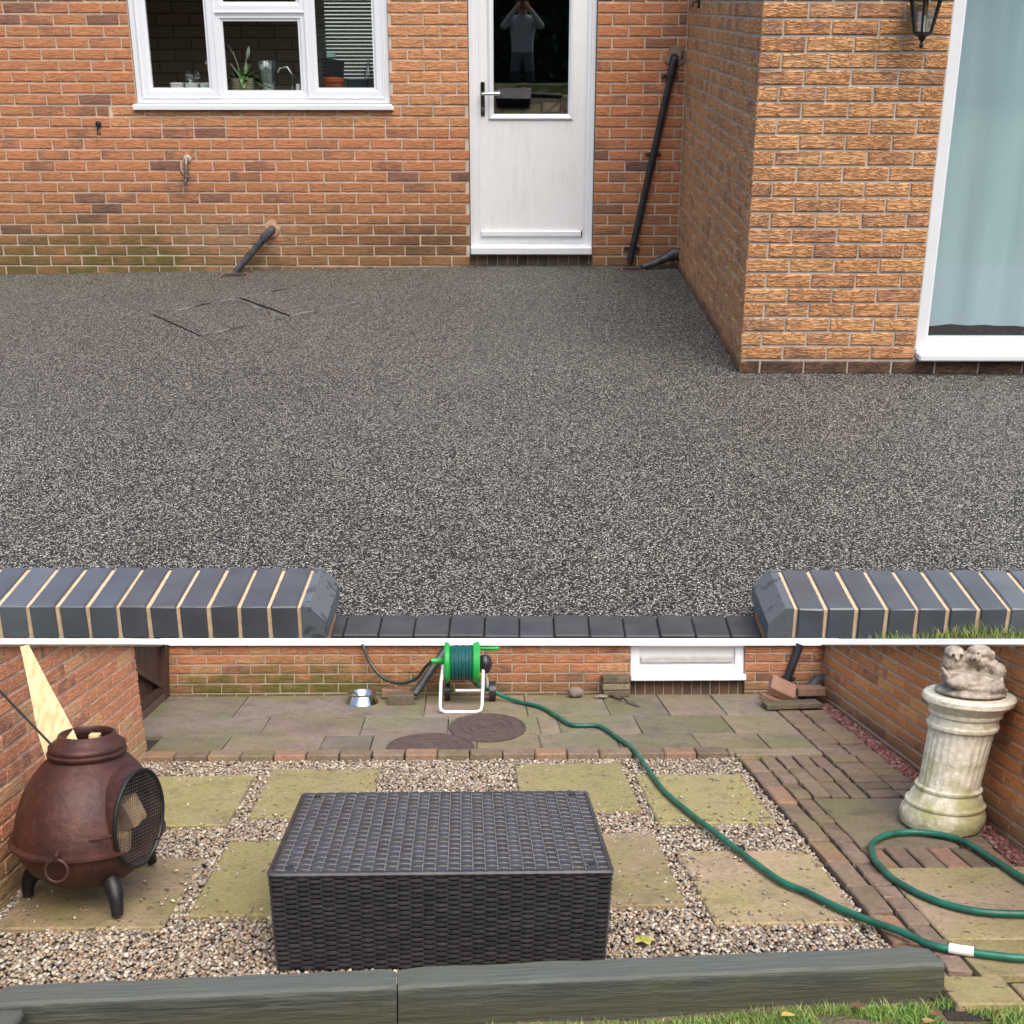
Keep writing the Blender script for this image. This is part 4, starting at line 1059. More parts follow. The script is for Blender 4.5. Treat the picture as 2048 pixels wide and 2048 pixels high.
# back wall
BY = 10.183
cw = thing('courtyard_back_wall', 'low red brick wall at the far end of the old courtyard', 'wall', (.2, BY, 0), PB)
zt_ = .400
dh = (1.298, 2.204)
core = part('mortar', slab_holes(MB(), (-2.36, BY, -.05), (1, 0, 0), (0, 0, 1), .26, 5.24, .4435, [(dh[0] + 2.36, dh[1] + 2.36, 0, 9)]), m_mortar_dull, cw)
lay_bricks(cw, (-2.36, BY, -.05), (1, 0, 0), (0, 0, 1), 5.24, .4435, [(dh[0] + 2.36, dh[1] + 2.36, 0, 9)], .215, .064, .011, b_main2(cw, 'far_brick', ((.11, .085, .045), .20, .9), ((.10, .10, .022), .36, -1.5, 2.2, 1.8)), seed=31)
coping(cw, [(-2.36, BY, ztop(-2.36, BY)), (dh[0], BY, ztop(1.3, BY)), (dh[1], BY, ztop(2.2, BY)), (2.95, BY, ztop(2.95, BY))], (0, -1, 0), (0, 1, 0))
# left wall (stands a little out of plumb)
LW = thing('courtyard_left_wall', 'brick garden wall rising on the left behind the rusty stove', 'wall', (-2.04, 6.5, 0), PB)
ly0, ly1, lean_l = 4.3, 8.376, -.11
def lz(y): return ztop(-2.12, y)
P_ = lambda y, z: (-2.04 + lean_l * z, y, z)
part('mortar', prism([P_(ly0, -.12), P_(ly1, -.12), P_(ly1, lz(ly1)), P_(ly0, lz(ly0))], (-.28, 0, 0)), m_mortar_pale, LW)
steps = [(ly0 + i * .08, ly0 + (i + 1) * .08) for i in range(int((ly1 - ly0) / .08) + 1)]
wl_mats = [(brick_mat('left_brick_orange', LW, (.66, .30, .165), (.56, .235, .13), (.30, .15, .11), .25, .6, None, dirt=((.36, .27, .13), .30, 1.0), lum=.3), 75), (brick_mat('left_brick_buff', LW, (.70, .40, .21), (.60, .31, .16), (.36, .19, .13), .3, .6, None, dirt=((.36, .27, .13), .30, 1.0), lum=.3), 25)]
lay_bricks(LW, (-2.04 - lean_l * .05, ly0, -.05), (0, 1, 0), (lean_l, 0, 1), ly1 - ly0, 1.6, [(a - ly0, b - ly0, lz(b) + .045, 9) for a, b in steps], .3225, .064, .011, wl_mats, seed=33, D=.008)
coping(LW, [P_(ly0, lz(ly0)), P_(ly1, lz(ly1))], (1, 0, 0), (-1, 0, 0))
# right wall
RW = thing('courtyard_right_wall', 'long brick wall on the right behind the stone pedestal', 'wall', (2.78, 7.5, 0), PB)
lean_r = .16
def rz(y): return ztop(2.88, y)
Q_ = lambda y, z: (2.78 + lean_r * z, y, z)
part('mortar', prism([Q_(BY - .002, -.12), Q_(4.4, -.12), Q_(4.4, rz(4.4)), Q_(BY - .002, rz(BY))], (.28, 0, 0)), m_mortar_grey, RW)
lay_bricks(RW, (2.78 - lean_r * .05, BY - .002, -.05), (0, -1, 0), (lean_r, 0, 1), BY - 4.4, 1.6, [(.08 * i, .08 * (i + 1), rz(BY - .08 * i) + .045, 9) for i in range(73)], .3225, .064, .011,
    [(brick_mat('right_brick_a', RW, (.58, .25, .095), (.47, .185, .07), (.22, .105, .075), .3, .6, None, dirt=((.09, .065, .04), .22, 1.0)), 60), (brick_mat('right_brick_b', RW, (.64, .32, .12), (.54, .25, .09), (.28, .13, .085), .3, .6, None, dirt=((.09, .065, .04), .22, 1.0)), 40)], seed=35, D=.008)
coping(RW, [Q_(BY - .012, rz(BY)), Q_(4.4, rz(4.4))], (-1, 0, 0), (1, 0, 0))
# timber gate at the far left
gt = thing('timber_gate', 'dark brown timber gate between the left wall and the back wall', 'gate', (-2.33, 9.3, 0), PB)
m_gate = mat('brown_gate', (.065, .028, .016), (.035, .016, .010), 6, .7, bump=.4, bscale=30, stretch=(1, 1, .2))
y = 8.40; k = 0
while y < 10.12:
    y1 = min(y + .20, 10.15)
    part('board', prism([(-2.335, y + .003, .06), (-2.335, y1 - .003, .06), (-2.335, y1 - .003, ztop(-2.3, y1)), (-2.335, y + .003, ztop(-2.3, y))], (-.03, 0, 0)), m_gate, gt); y += .20; k += 1
part('brace', MB().tube([(-2.315, 9.95, .13), (-2.315, 8.6, .60)], .03, 4), m_gate, gt)
part('rail', MB().box(-2.334, -2.30, 8.4, 10.15, .07, .13), m_gate, gt)
part('sill_board', prism([(-2.30, 8.38, -.05), (-2.30, 10.17, -.05), (-2.30, 10.17, .055), (-2.30, 8.38, .055)], (-.1, 0, 0)), mat('stained_plinth', (.14, .075, .05), (.08, .05, .035), 12, .9, bump=.5), gt)
part('post', MB().box(-2.36, -2.29, 10.05, 10.17, .0, ztop(-2.3, 10.1)), m_gate, gt)
coping(gt, [(-2.33, 8.378, ztop(-2.33, 8.378)), (-2.33, BY - .014, ztop(-2.33, BY))], (1, 0, 0), (-1, 0, 0))

# ---- lower part of the back door
bd = thing('back_door', 'bottom of a white back door set in the courtyard wall', 'door', (1.75, BY, .1), PB)
dz = ztop(1.75, BY) + .002; yb_ = BY + .02
fr = MB()
for (a, b) in ((dh[0] + .002, dh[0] + .075), (dh[1] - .075, dh[1] - .002)): fr.box(a, b, yb_, yb_ + .1, .16, dz, bev=.006)
fr.box(dh[0] + .075, dh[1] - .075, yb_ + .004, yb_ + .1, .16, .225, bev=.006)
part('frame', fr, m_upvc, bd)
part('leaf', MB().box(dh[0] + .075, dh[1] - .075, yb_ + .025, yb_ + .09, .225, dz), m_door, bd)
part('weather_bar', MB().box(dh[0] + .085, dh[1] - .085, yb_ - .005, yb_ + .03, .245, .290, bev=.006), mat('satin_bar', (.62, .62, .60), (.5, .5, .48), 12, .4, metal=.5), bd)
part('sill', MB().box(dh[0] - .002, dh[1] + .002, BY - .06, BY + .1, .112, .160, bev=.006), m_upvc, bd)
rw_ = part('threshold_wall', MB().box(dh[0] + .002, dh[1] - .002, BY + .05, BY + .2, -.05, .11), m_mortar_grey, bd)
lay_bricks(rw_, (dh[0] + .002, BY + .05, -.04), (1, 0, 0), (0, 0, 1), .90, .15, [], .066, .15, .008, [(brick_mat('threshold_brick', bd, (.19, .115, .075), (.14, .085, .055), (.09, .06, .045), .5, .4), 1)], seed=4)

# ---- pipes by the door
wp2 = thing('courtyard_downpipe', 'black waste pipe slanting down to the brick pile right of the door', 'pipe', (2.51, BY, .06), PB)
part('pipe', MB().tube([(2.628, BY - .055, .44 - .04), (2.505, BY - .055, .06)], .033, 14), m_black, wp2, smooth=True)
part('clip', MB().box(2.455, 2.60, BY - .03, BY - .012, .105, .135, bev=.004), m_black, wp2)
lp2 = solo('corner_elbow', MB().tube([(2.80, BY - .12, .13), (2.74, BY - .14, .12), (2.66, BY - .2, .06), (2.58, BY - .26, .03)], [.05, .052, .04, .03], 14), m_grey_pipe, 'dark grey pipe elbow in the far right corner behind loose bricks', 'pipe', (2.7, BY - .15, 0), PB, smooth=True)
solo('courtyard_waste_pipe', MB().tube([(-.165, BY + .0, .345), (-.17, BY - .06, .34), (-.21, BY - .10, .29), (-.385, BY - .24, .055)], .030, 14), m_grey_pipe, 'dark waste pipe slanting down behind the green hose reel', 'pipe', (-.3, BY - .1, 0), PB, smooth=True)

# ---- loose bricks, bowl, stone, tools by the wall
m_lb = slab_mat('loose_brick_pink', (.34, .19, .13), (.26, .145, .105), (.2, .15, .1), .2, False)
m_lb2 = slab_mat('loose_brick_grey', (.16, .125, .095), (.11, .09, .07), (.12, .11, .05), .3, False)
def loose(name, c, sz, rot, m, label, grp):
    M = Matrix.Translation(c) @ Matrix.Rotation(rot[2], 4, 'Z') @ Matrix.Rotation(rot[1], 4, 'Y') @ Matrix.Rotation(rot[0], 4, 'X')
    b = MB(); b.box(-sz[0] / 2, sz[0] / 2, -sz[1] / 2, sz[1] / 2, -sz[2] / 2, sz[2] / 2, M=M, bev=.006)
    return solo(name, b, m, label, 'brick' if name.startswith('loose') else 'paver', c, PB, grp)
loose('loose_brick', (-.485, 9.86, .040), (.20, .15, .078), (0, 0, .03), m_lb2, 'grey brick lying over the gully in front of the waste pipe', 'loose bricks by the wall')
loose('loose_brick', (-.53, 10.05, .045), (.22, .10, .07), (0, 0, -.02), m_lb, 'pink brick lying against the wall behind the grey brick', 'loose bricks by the wall')
loose('loose_brick', (2.405, 9.78, .115), (.20, .16, .07), (.55, .42, -.1), m_lb, 'pink brick leaning on the pile below the black pipe', 'loose bricks by the wall')
loose('loose_brick', (2.635, 9.86, .085), (.22, .13, .065), (.0, .0, .05), m_lb, 'pale topped brick on the right of the pile', 'loose bricks by the wall')
loose('paver_piece', (2.44, 9.62, .030), (.42, .16, .04), (0, -.02, .05), m_lb2, 'long grey paver lying under the two pink bricks', None)
loose('paver_piece', (2.31, 9.72, .046), (.16, .12, .045), (.2, .3, .5), m_lb, 'small tilted paver at the left of the brick pile', None)
for k in range(3):
    loose('loose_brick', (1.175, 10.11, .027 + k * .054), (.215 if k else .205, .12, .050), (0, 0, .0), m_lb2 if k != 1 else m_flag2, ['bottom brick of the small stack left of the door', 'middle brick of the small stack left of the door', 'top brick of the small stack left of the door'][k], 'brick stack beside the door')
sb = MB(); bm = bmesh.new(); bmesh.ops.create_icosphere(bm, subdivisions=2, radius=1); rg = random.Random(1)
for q in bm.verts: q.co = Vector((q.co.x * .062, q.co.y * .06, q.co.z * .042)) * rg.uniform(.93, 1.07)
sb.bm(bm, 0, Matrix.Translation((.858, 10.06, .04)))
solo('round_stone', sb, mat('grey_stone', (.23, .17, .14), (.15, .12, .1), 20, .9), 'round grey brown stone against the wall left of the door', 'stone', (.858, 10.06, 0), PB, smooth=True)
bw_ = MB().lathe([(.120, 0), (.124, .004), (.112, .030), (.100, .066), (.106, .074), (.108, .080), (.100, .080), (.088, .062), (.08, .03), (0, .026)], (-.78, 9.9, 0), 36, sy=1.2)
solo('dog_bowl', bw_, m_chrome, 'shiny steel dog bowl on the paving by the wall', 'bowl', (-.78, 9.9, 0), PB, smooth=True)
tw = thing('garden_trowel', 'small rusty trowel lying on the paving before the door', 'trowel', (1.22, 9.9, 0), PB)
part('handle', MB().tube([(1.13, 10.06, .02), (1.19, 9.92, .018)], [.014, .011], 10), mat('worn_wood', (.16, .1, .06), (.08, .055, .035), 20), tw, smooth=True)
part('neck', MB().tube([(1.19, 9.92, .018), (1.21, 9.88, .028), (1.235, 9.84, .014)], .006, 8), m_iron, tw, smooth=True)
mk = MB(); mk.add([(1.225, 9.87, .014), (1.27, 9.83, .012), (1.325, 9.70, .010), (1.295, 9.685, .008), (1.235, 9.79, .010), (1.265, 9.79, .004)], [(0, 5, 1), (1, 5, 2), (2, 5, 3), (3, 5, 4), (4, 5, 0)]); part('blade', mk, mat('dull_steel', (.3, .29, .27), (.18, .15, .12), 20, .4, metal=.8), tw)
gl_ = MB(); rg = random.Random(8)
bm = bmesh.new(); bmesh.ops.create_icosphere(bm, subdivisions=2, radius=.05)
for q in bm.verts: q.co = Vector((q.co.x, q.co.y, q.co.z * .3)) * rg.uniform(.7, 1.3)
gl_.bm(bm, 0, Matrix.Translation((1.05, 10.02, .012)))
solo('crumpled_glove', gl_, mat('dirty_cloth', (.3, .27, .2), (.18, .16, .12), 30, .9), 'dirty crumpled work glove on the paving beside the round stone', 'glove', (1.05, 10.02, 0), PB, smooth=True)

# ---- round manhole covers
def cover(c, rx, ry, label):
    g = thing('manhole_cover', label, 'manhole cover', (c[0], c[1], .004), PB, 'round covers in the old paving')
    cut_ = lambda m: m.y < 8.37
    m_c = bpy.data.materials.get('rusty_cover') or mat('rusty_cover', (.105, .068, .052), (.065, .045, .037), 14, .8, bump=.8, bscale=80, bdist=.006)
    part('plate', MB().lathe([(rx, -.02), (rx, .010), (rx * .97, .012), (rx * .94, .012), (rx * .93, .007)] + [(rx * .93 * (1 - i / 10), .007) for i in range(1, 11)], (c[0], c[1], 0), 64, sy=ry / rx, skip=cut_), m_c, g)
    for rr in (.72, .5, .28):
        part('rib', MB().lathe([(rx * rr, .006), (rx * rr - .006, .013), (rx * rr - .016, .013), (rx * rr - .022, .006)], (c[0], c[1], 0), 64, sy=ry / rx, skip=cut_), m_c, g)
    part('boss', MB().lathe([(.04, .006), (.034, .014), (0, .014)], (c[0], c[1], 0), 16, sy=ry / rx), m_c, g)
cover((.157, 9.05), .268, .425, 'round rusty manhole cover nearer the hose reel')
mk = None
cover((-.225, 8.47), .29, .40, 'round rusty manhole cover at the gravel edge')

# ---- hose reel
m_rg = mat('bright_green_plastic', (.02, .36, .06), (.015, .28, .05), 9, .35)
m_hose = mat('green_hose', (.010, .150, .092), (.010, .075, .050), 9, .42, bump=.1, bscale=50)
m_teal = mat('teal_hose_coil', (.006, .085, .085), (.004, .06, .06), 12, .35)
m_fr = mat('white_tube', (.72, .72, .68), (.6, .6, .56), 10, .4)
hr = thing('hose_reel', 'green hose reel on white tubular frame against the courtyard wall', 'hose reel', (0, 9.7, 0), PB)
rc, RY = .318, 9.83
for (x0, x1) in ((-.155, -.100), (.045, .112)):
    mk = MB(); s = 1 if x1 < 0 else -1
    o_, i_ = (x0, x1) if s > 0 else (x1, x0)
    pr_ = [(.150, o_ ), (.158, o_ + s * .012), (.150, i_ - s * .02), (.11, i_), (.04, i_), (.035, o_ + s * .01), (.10, o_ + s * .004)]
    M = Matrix.Translation((0, RY, rc)) @ Matrix.Rotation(R(90), 4, 'Y')
    mk.lathe(pr_ + [pr_[0]], (0, 0, 0), 30, M=M)
    part('flange', mk, m_rg, hr, smooth=True)
for k in range(6):
    x = -.092 + k * .0265
    mk = MB(); mk.tube([(x, RY + .118 * math.cos(a) * (1 + .02 * (k % 2)), rc + .118 * math.sin(a) * (1 + .03 * (k % 2))) for a in [i * 2 * math.pi / 28 for i in range(28)]], .0165, 8, closed=True)
    part('hose_turn', mk, m_teal, hr, smooth=True)
mk = MB(); mk.cyl((-.10, RY, rc), (.05, RY, rc), .10, n=20); part('drum', mk, m_teal, hr, smooth=True)
mk = MB(); mk.tube([(-.165, 9.80, .30), (-.178, 9.64, .20), (-.183, 9.55, .05), (-.175, 9.52, .022), (-.145, 9.505, .012), (.085, 9.505, .012), (.115, 9.515, .022), (.125, 9.55, .05), (.133, 9.64, .20), (.137, 9.80, .30)], .0125, 10); part('foot_frame', mk, m_fr, hr, smooth=True)
mk = MB(); mk.tube([(-.072, 9.80, .112), (.125, 9.80, .112)], .011, 8); part('cross_bar', mk, m_fr, hr, smooth=True)
mk = MB(); mk.tube([(.137, 9.80, .30), (.165, 9.90, .18), (.175, 9.95, .07)], .0125, 8); part('strut', mk, m_fr, hr, smooth=True)
for (x0, x1, y, z) in ((-.155, -.115, 9.98, .075), (.185, .235, 9.95, .076)):
    mk = MB(); mk.cyl((x0, y, z), (x1, y, z), .074, n=24); w_ = part('wheel', mk, m_black, hr, smooth=True)
    mk = MB(); mk.cyl((x0 - .003, y, z), (x1 + .003, y, z), .03, n=14); part('hub', mk, m_grey_pipe, w_, smooth=True)
mk = MB(); mk.lathe([(0, 0), (.035, 0), (.055, .05), (.052, .1), (.03, .13), (0, .135)], (.150, 9.80, .25), 14, sy=1.2); part('hub_cover', mk, m_black, hr, smooth=True)
mk = MB(); mk.tube([(.11, RY, .425), (.20, RY - .02, .428), (.255, RY - .02, .43)], [.014, .012, .016], 10); part('crank_handle', mk, m_rg, hr, smooth=True)
mk = MB(); mk.tube([(-.15, RY, .33), (-.20, RY - .02, .337), (-.255, RY - .03, .337)], [.02, .022, .018], 10); part('inlet_connector', mk, m_rg, hr, smooth=True)
# black feed hose from the tap
mk = MB(); pts = [(-.795, BY - .07, ztop(-.79, BY - .07)), (-.775, BY - .08, .37), (-.73, BY - .10, .27), (-.65, BY - .14, .18), (-.55, BY - .18, .135), (-.45, BY - .22, .14), (-.36, BY - .26, .19), (-.30, RY + .02, .28), (-.25, RY - .03, .335)]
def smooth_pts(pts, k=6):
    P = [Vector(p) for p in pts]; out = []
    for i in range(len(P) - 1):
        p0, p1, p2, p3 = P[max(i - 1, 0)], P[i], P[i + 1], P[min(i + 2, len(P) - 1)]
        for j in range(k):
            t_ = j / k
            out.append(.5 * ((2 * p1) + (-p0 + p2) * t_ + (2 * p0 - 5 * p1 + 4 * p2 - p3) * t_ ** 2 + (-p0 + 3 * p1 - 3 * p2 + p3) * t_ ** 3))
    out.append(P[-1]); return out
mk.tube(smooth_pts(pts), .0125, 8)
solo('feed_hose', mk, mat('dark_hose', (.02, .028, .022), rough=.4), 'thin dark hose sagging from the wall to the green reel', 'hose', (-.5, BY - .1, .1), PB, smooth=True)
# long green hose across the court
hz_ = .019
pts = [(.06, 9.86, .17), (.12, 9.88, .12), (.20, 9.96, .08), (.30, 9.93, .035), (.42, 9.80, hz_), (.558, 9.64, hz_), (.66, 9.32, hz_), (.735, 9.06, hz_), (.82, 9.02, hz_), (.939, 8.99, hz_), (1.03, 8.62, hz_), (1.089, 8.28, .024), (1.115, 7.8, hz_), (1.143, 7.353, hz_), (1.215, 6.93, hz_), (1.299, 6.532, hz_), (1.37, 6.2, hz_), (1.45, 5.87, hz_), (1.53, 5.73, hz_), (1.61, 5.55, hz_), (1.70, 5.38, .022), (1.79, 5.23, .03), (1.875, 5.10, .024), (1.972, 5.045, .022), (2.10, 4.99, .022), (2.22, 4.96, .022), (2.6, 4.93, .022), (3.0, 5.1, .022)]
gh = thing('garden_hose', 'long green garden hose snaking from the reel across slabs and gravel', 'hose', (1.1, 7.5, 0), PB)
part('tube', MB().tube(smooth_pts(pts), .0155, 10), m_hose, gh, smooth=True)
mk = MB(); mk.tube([(1.935, 5.064, .025), (1.972, 5.045, .024), (2.02, 5.025, .024)], .0205, 12); part('white_connector', mk, m_white, gh, smooth=True)
pts = [(3.2, 5.3, .05), (2.80, 5.42, .05), (2.565, 5.42, .022), (2.395, 5.425, .022), (2.198, 5.465, .022), (2.056, 5.618, .022), (1.978, 5.855, .022), (1.970, 6.0, .022), (1.978, 6.167, .022), (2.041, 6.391, .022), (2.175, 6.531, .022), (2.341, 6.559, .022), (2.501, 6.433, .022), (2.55, 6.114, .022), (2.575, 5.818, .03), (2.62, 5.5, .062), (2.75, 5.2, .045), (3.2, 4.9, .045)]
solo('hose_loop', MB().tube(smooth_pts(pts), .0160, 10), m_hose, 'loop of green hose lying on the paved path before the pedestal', 'hose', (2.2, 6, 0), PB, smooth=True)

# ---- chiminea
def rust_mat():
    t = NT('rusty_iron'); t.rough(.55); t.p.inputs['Metallic'].default_value = .25
    v = t.coords(); n = t.noise(v, 7, 5, .65); n2 = t.noise(v, 40, 3)
    c = t.ramp(n, [(.3, (.034, .014, .012)), (.5, (.058, .021, .016)), (.72, (.098, .034, .022))])
    c = t.mix(t.ramp(t.noise(t.coords(scale=(1, 1, .2)), 16, 4, .7), [(.54, 0.0), (.78, .35)]), c, (.17, .10, .085))
    c = t.mix(t.ramp(t.noise(v, 55, 4, .75), [(.5, 0.0), (.75, .35)]), c, (.028, .014, .012))
    t.base(c); t.bump(n2, .3, .004); return t.mat
m_rust = rust_mat()
CX, CY, SY = -1.672, 5.80, 1.18
ch = thing('chiminea', 'round rusty iron chiminea on black legs beside the left wall', 'stove', (CX, CY, 0), PB)
prof_ = [(0, .082), (.10, .085), (.19, .115), (.255, .165), (.300, .225), (.320, .276), (.346, .286), (.347, .298), (.325, .306), (.324, .345), (.315, .40), (.300, .455), (.275, .515), (.238, .575), (.200, .618), (.172, .640), (.166, .648), (.176, .655), (.178, .668), (.168, .676), (.172, .684), (.172, .696), (.160, .706), (.134, .724), (.126, .745), (.118, .748), (.112, .740), (.120, .71), (.15, .66)]
fine = []
for (a, b) in zip(prof_[:-1], prof_[1:]):
    k = max(1, int(math.hypot(b[0] - a[0], b[1] - a[1]) / .02))
    fine += [(a[0] + (b[0] - a[0]) * i / k, a[1] + (b[1] - a[1]) * i / k) for i in range(k)]
fine.append(prof_[-1])
fine = [(r_ * .95, z) for r_, z in fine]
dA = R(-26); dd = Vector((math.cos(dA), math.sin(dA), 0)); dt = Vector((-math.sin(dA), math.cos(dA), 0)); dcz = .405
def in_door(m, sc_=1.0):
    q = m - Vector((CX, CY, 0)); q = Vector((q.x, q.y / SY, q.z))
    if q.dot(dd) < .1: return False
    return (q.dot(dt) / (.138 * sc_)) ** 2 + ((q.z - dcz) / (.195 * sc_)) ** 2 < 1
part('body', MB().lathe(fine, (CX, CY, 0), 96, sy=SY, skip=in_door), m_rust, ch, smooth=60)
part('lining', MB().lathe([(r_ * .93, z) for r_, z in prof_ if z < .64 and r_ > 0], (CX, CY, 0), 48, sy=SY, skip=lambda m: in_door(m, 1.06)), mat('sooty_lining', (.075, .055, .045), (.04, .03, .026), 12, .9), ch, smooth=True)
def dpt(a, s_, d): 
    p = dd * d + dt * (.138 * s_ * math.cos(a)) ; return Vector((CX + p.x, CY + p.y * SY, dcz + .195 * s_ * math.sin(a)))
N_ = 48; an = [2 * math.pi * i / N_ for i in range(N_)]
col_ = MB(); col_.loops([[tuple(dpt(a, 1.0, .20)) for a in an], [tuple(dpt(a, 1.03, .278)) for a in an], [tuple(dpt(a, 1.10, .284)) for a in an], [tuple(dpt(a, 1.10, .20)) for a in an]])
part('door_collar', col_, m_rust, ch, smooth=50)
part('door_frame', MB().tube([dpt(a, 1.07, .290) for a in an], .0095, 8, closed=True), m_iron, ch, smooth=True)
ms = MB()
for i in range(-11, 12):
    u_ = i / 11.5; h_ = math.sqrt(max(0, 1 - u_ * u_))
    a0 = math.acos(max(-1, min(1, u_)))
    ms.tube([dpt(a0, 1.05, .290), dpt(-a0, 1.05, .290)], .0011, 4)
for i in range(-13, 14):
    u_ = i / 13.5; a0 = math.asin(u_)
    ms.tube([dpt(a0, 1.05, .292), dpt(math.pi - a0, 1.05, .292)], .0011, 4)
part('mesh_screen', ms, mat('wire_mesh', (.10, .095, .09), (.05, .045, .04), 20, .5), ch, kind='stuff')
for (fx, fy, tx, ty, tz) in ((-1.485, 5.55, -1.545, 5.63, .185), (-1.945, 5.80, -1.87, 5.80, .17), (-1.50, 6.24, -1.555, 6.12, .17)):
    v0 = Vector((tx, ty, tz)); v1 = Vector((fx, fy, .012)); md = v0.lerp(v1, .5) + Vector((fx - CX, fy - CY, 0)).normalized() * .028
    part('leg', MB().tube(smooth_pts([v0, md, v1], 5), [.040, .041, .041, .040, .038, .035, .032, .029, .027, .025, .024], 10), m_iron, ch, smooth=True)
ra = R(-93); rc_ = Vector((CX + .345 * math.cos(ra), CY + .345 * math.sin(ra) * SY, .262))
rt = Vector((-math.sin(ra), math.cos(ra), 0)); 
part('ring_handle', MB().tube([rc_ + rt * .047 * math.cos(a) + Vector((0, 0, .047 * math.sin(a))) for a in [i * 2 * math.pi / 24 for i in range(24)]], .006, 8, closed=True), m_rust, ch, smooth=True)
part('ring_bracket', MB().tube([rc_ + Vector((0, .02, .075)), rc_ + Vector((0, -.012, .062)), rc_ + Vector((0, -.004, .044))], .010, 8), m_rust, ch, smooth=True)
la = R(-62)
part('latch', MB().tube([(CX + .322 * math.cos(la) - .05, CY + .33 * math.sin(la) * SY, .372), (CX + .33 * math.cos(la), CY + .34 * math.sin(la) * SY, .38), (CX + .34 * math.cos(la) + .035, CY + .34 * math.sin(la) * SY, .392)], .007, 8), m_rust, ch, smooth=True)
# firewood inside and the plank in the mouth
m_pine = mat('fresh_pine', (.64, .49, .27), (.46, .31, .14), 5, .6, stretch=(9, 5, 1.6), bump=.15, bscale=30)
m_pine2 = mat('rough_firewood', (.42, .29, .16), (.25, .15, .08), 7, .8, stretch=(4, 4, 1))
def billet(c, sz, rot, label):
    M = Matrix.Translation(c) @ Matrix.Rotation(rot[2], 4, 'Z') @ Matrix.Rotation(rot[1], 4, 'Y') @ Matrix.Rotation(rot[0], 4, 'X')
    b = MB(); b.box(-sz[0] / 2, sz[0] / 2, -sz[1] / 2, sz[1] / 2, -sz[2] / 2, sz[2] / 2, M=M, bev=.004)
    solo('firewood', b, m_pine2, label, 'firewood', c, PB, 'firewood inside the stove')
billet(Vector((CX, CY, .40)) + dd * .17, (.20, .10, .12), (.3, -.3, dA), 'larger split log leaning inside the stove door')
billet(Vector((CX, CY, .30)) + dd * .16 + dt * -.06, (.18, .09, .09), (.1, .1, dA + .3), 'smaller log at the bottom of the stove opening')
pk = MB(); b0, b1 = Vector((-1.765, 5.80, .62)), Vector((-2.035, 6.10, ztop(-2.04, 6.10) - .012))
d_ = (b1 - b0); s_ = Vector((.93, .3, .2)).normalized(); n_ = d_.cross(s_).normalized() * .011
L = []
for t_, w_ in ((0, .078), (.25, .072), (.42, .060), (.60, .046), (.80, .032), (1, .019)):
    c = b0 + d_ * t_; L.append([tuple(c - s_ * w_ - n_), tuple(c + s_ * w_ - n_), tuple(c + s_ * w_ + n_), tuple(c - s_ * w_ + n_)])
pk.loops(L); pk.add(L[0], [(3, 2, 1, 0)]); pk.add(L[-1], [(0, 1, 2, 3)])
solo('pine_plank', pk, m_pine, 'pale tapering pine offcut sticking up out of the stove mouth', 'plank', tuple(b0), PB)
ok = MB(); ok.box(-1.66, -1.615, 5.78, 5.82, .60, .742, bev=.003)
solo('wood_offcut', ok, m_pine, 'short pine block just inside the stove mouth', 'offcut', (-1.64, 5.8, .6), PB)
solo('poker_rod', MB().tube([(-1.795, 5.70, .715), (-2.115, 5.78, 1.02)], .0055, 8), m_iron, 'thin dark poker rod leaning out of the stove mouth to the left', 'rod', (-1.8, 5.7, .7), PB, smooth=True)

# ---- rattan box table
m_rat = [mat('rattan_brown', (.043, .041, .042), (.022, .021, .023), 9, .25, stretch=(1, 1, 1)), mat('rattan_slate', (.050, .053, .067), (.031, .033, .043), 9, .25), mat('rattan_highlight', (.20, .195, .19), (.12, .118, .115), 9, .35)]
rt_ = thing('rattan_table', 'dark brown woven rattan box table in the middle of the courtyard', 'table', (-.09, 5.5, -.01), PB)
bx0, bx1, by0, by1, bz1 = -.752, .568, 4.985, 6.075, .385
part('core', MB().add([(bx0 + .04, by0 + .03, -.01), (bx1 - .04, by0 + .03, -.01), (bx1 - .04, by1 - .03, -.01), (bx0 + .04, by1 - .03, -.01), (bx0 + .012, by0 + .012, bz1 - .014), (bx1 - .012, by0 + .012, bz1 - .014), (bx1 - .012, by1 - .012, bz1 - .014), (bx0 + .012, by1 - .012, bz1 - .014)], [(3, 2, 1, 0), (4, 5, 6, 7), (0, 1, 5, 4), (1, 2, 6, 5), (2, 3, 7, 6), (3, 0, 4, 7)]), m_black, rt_)
NR = 38
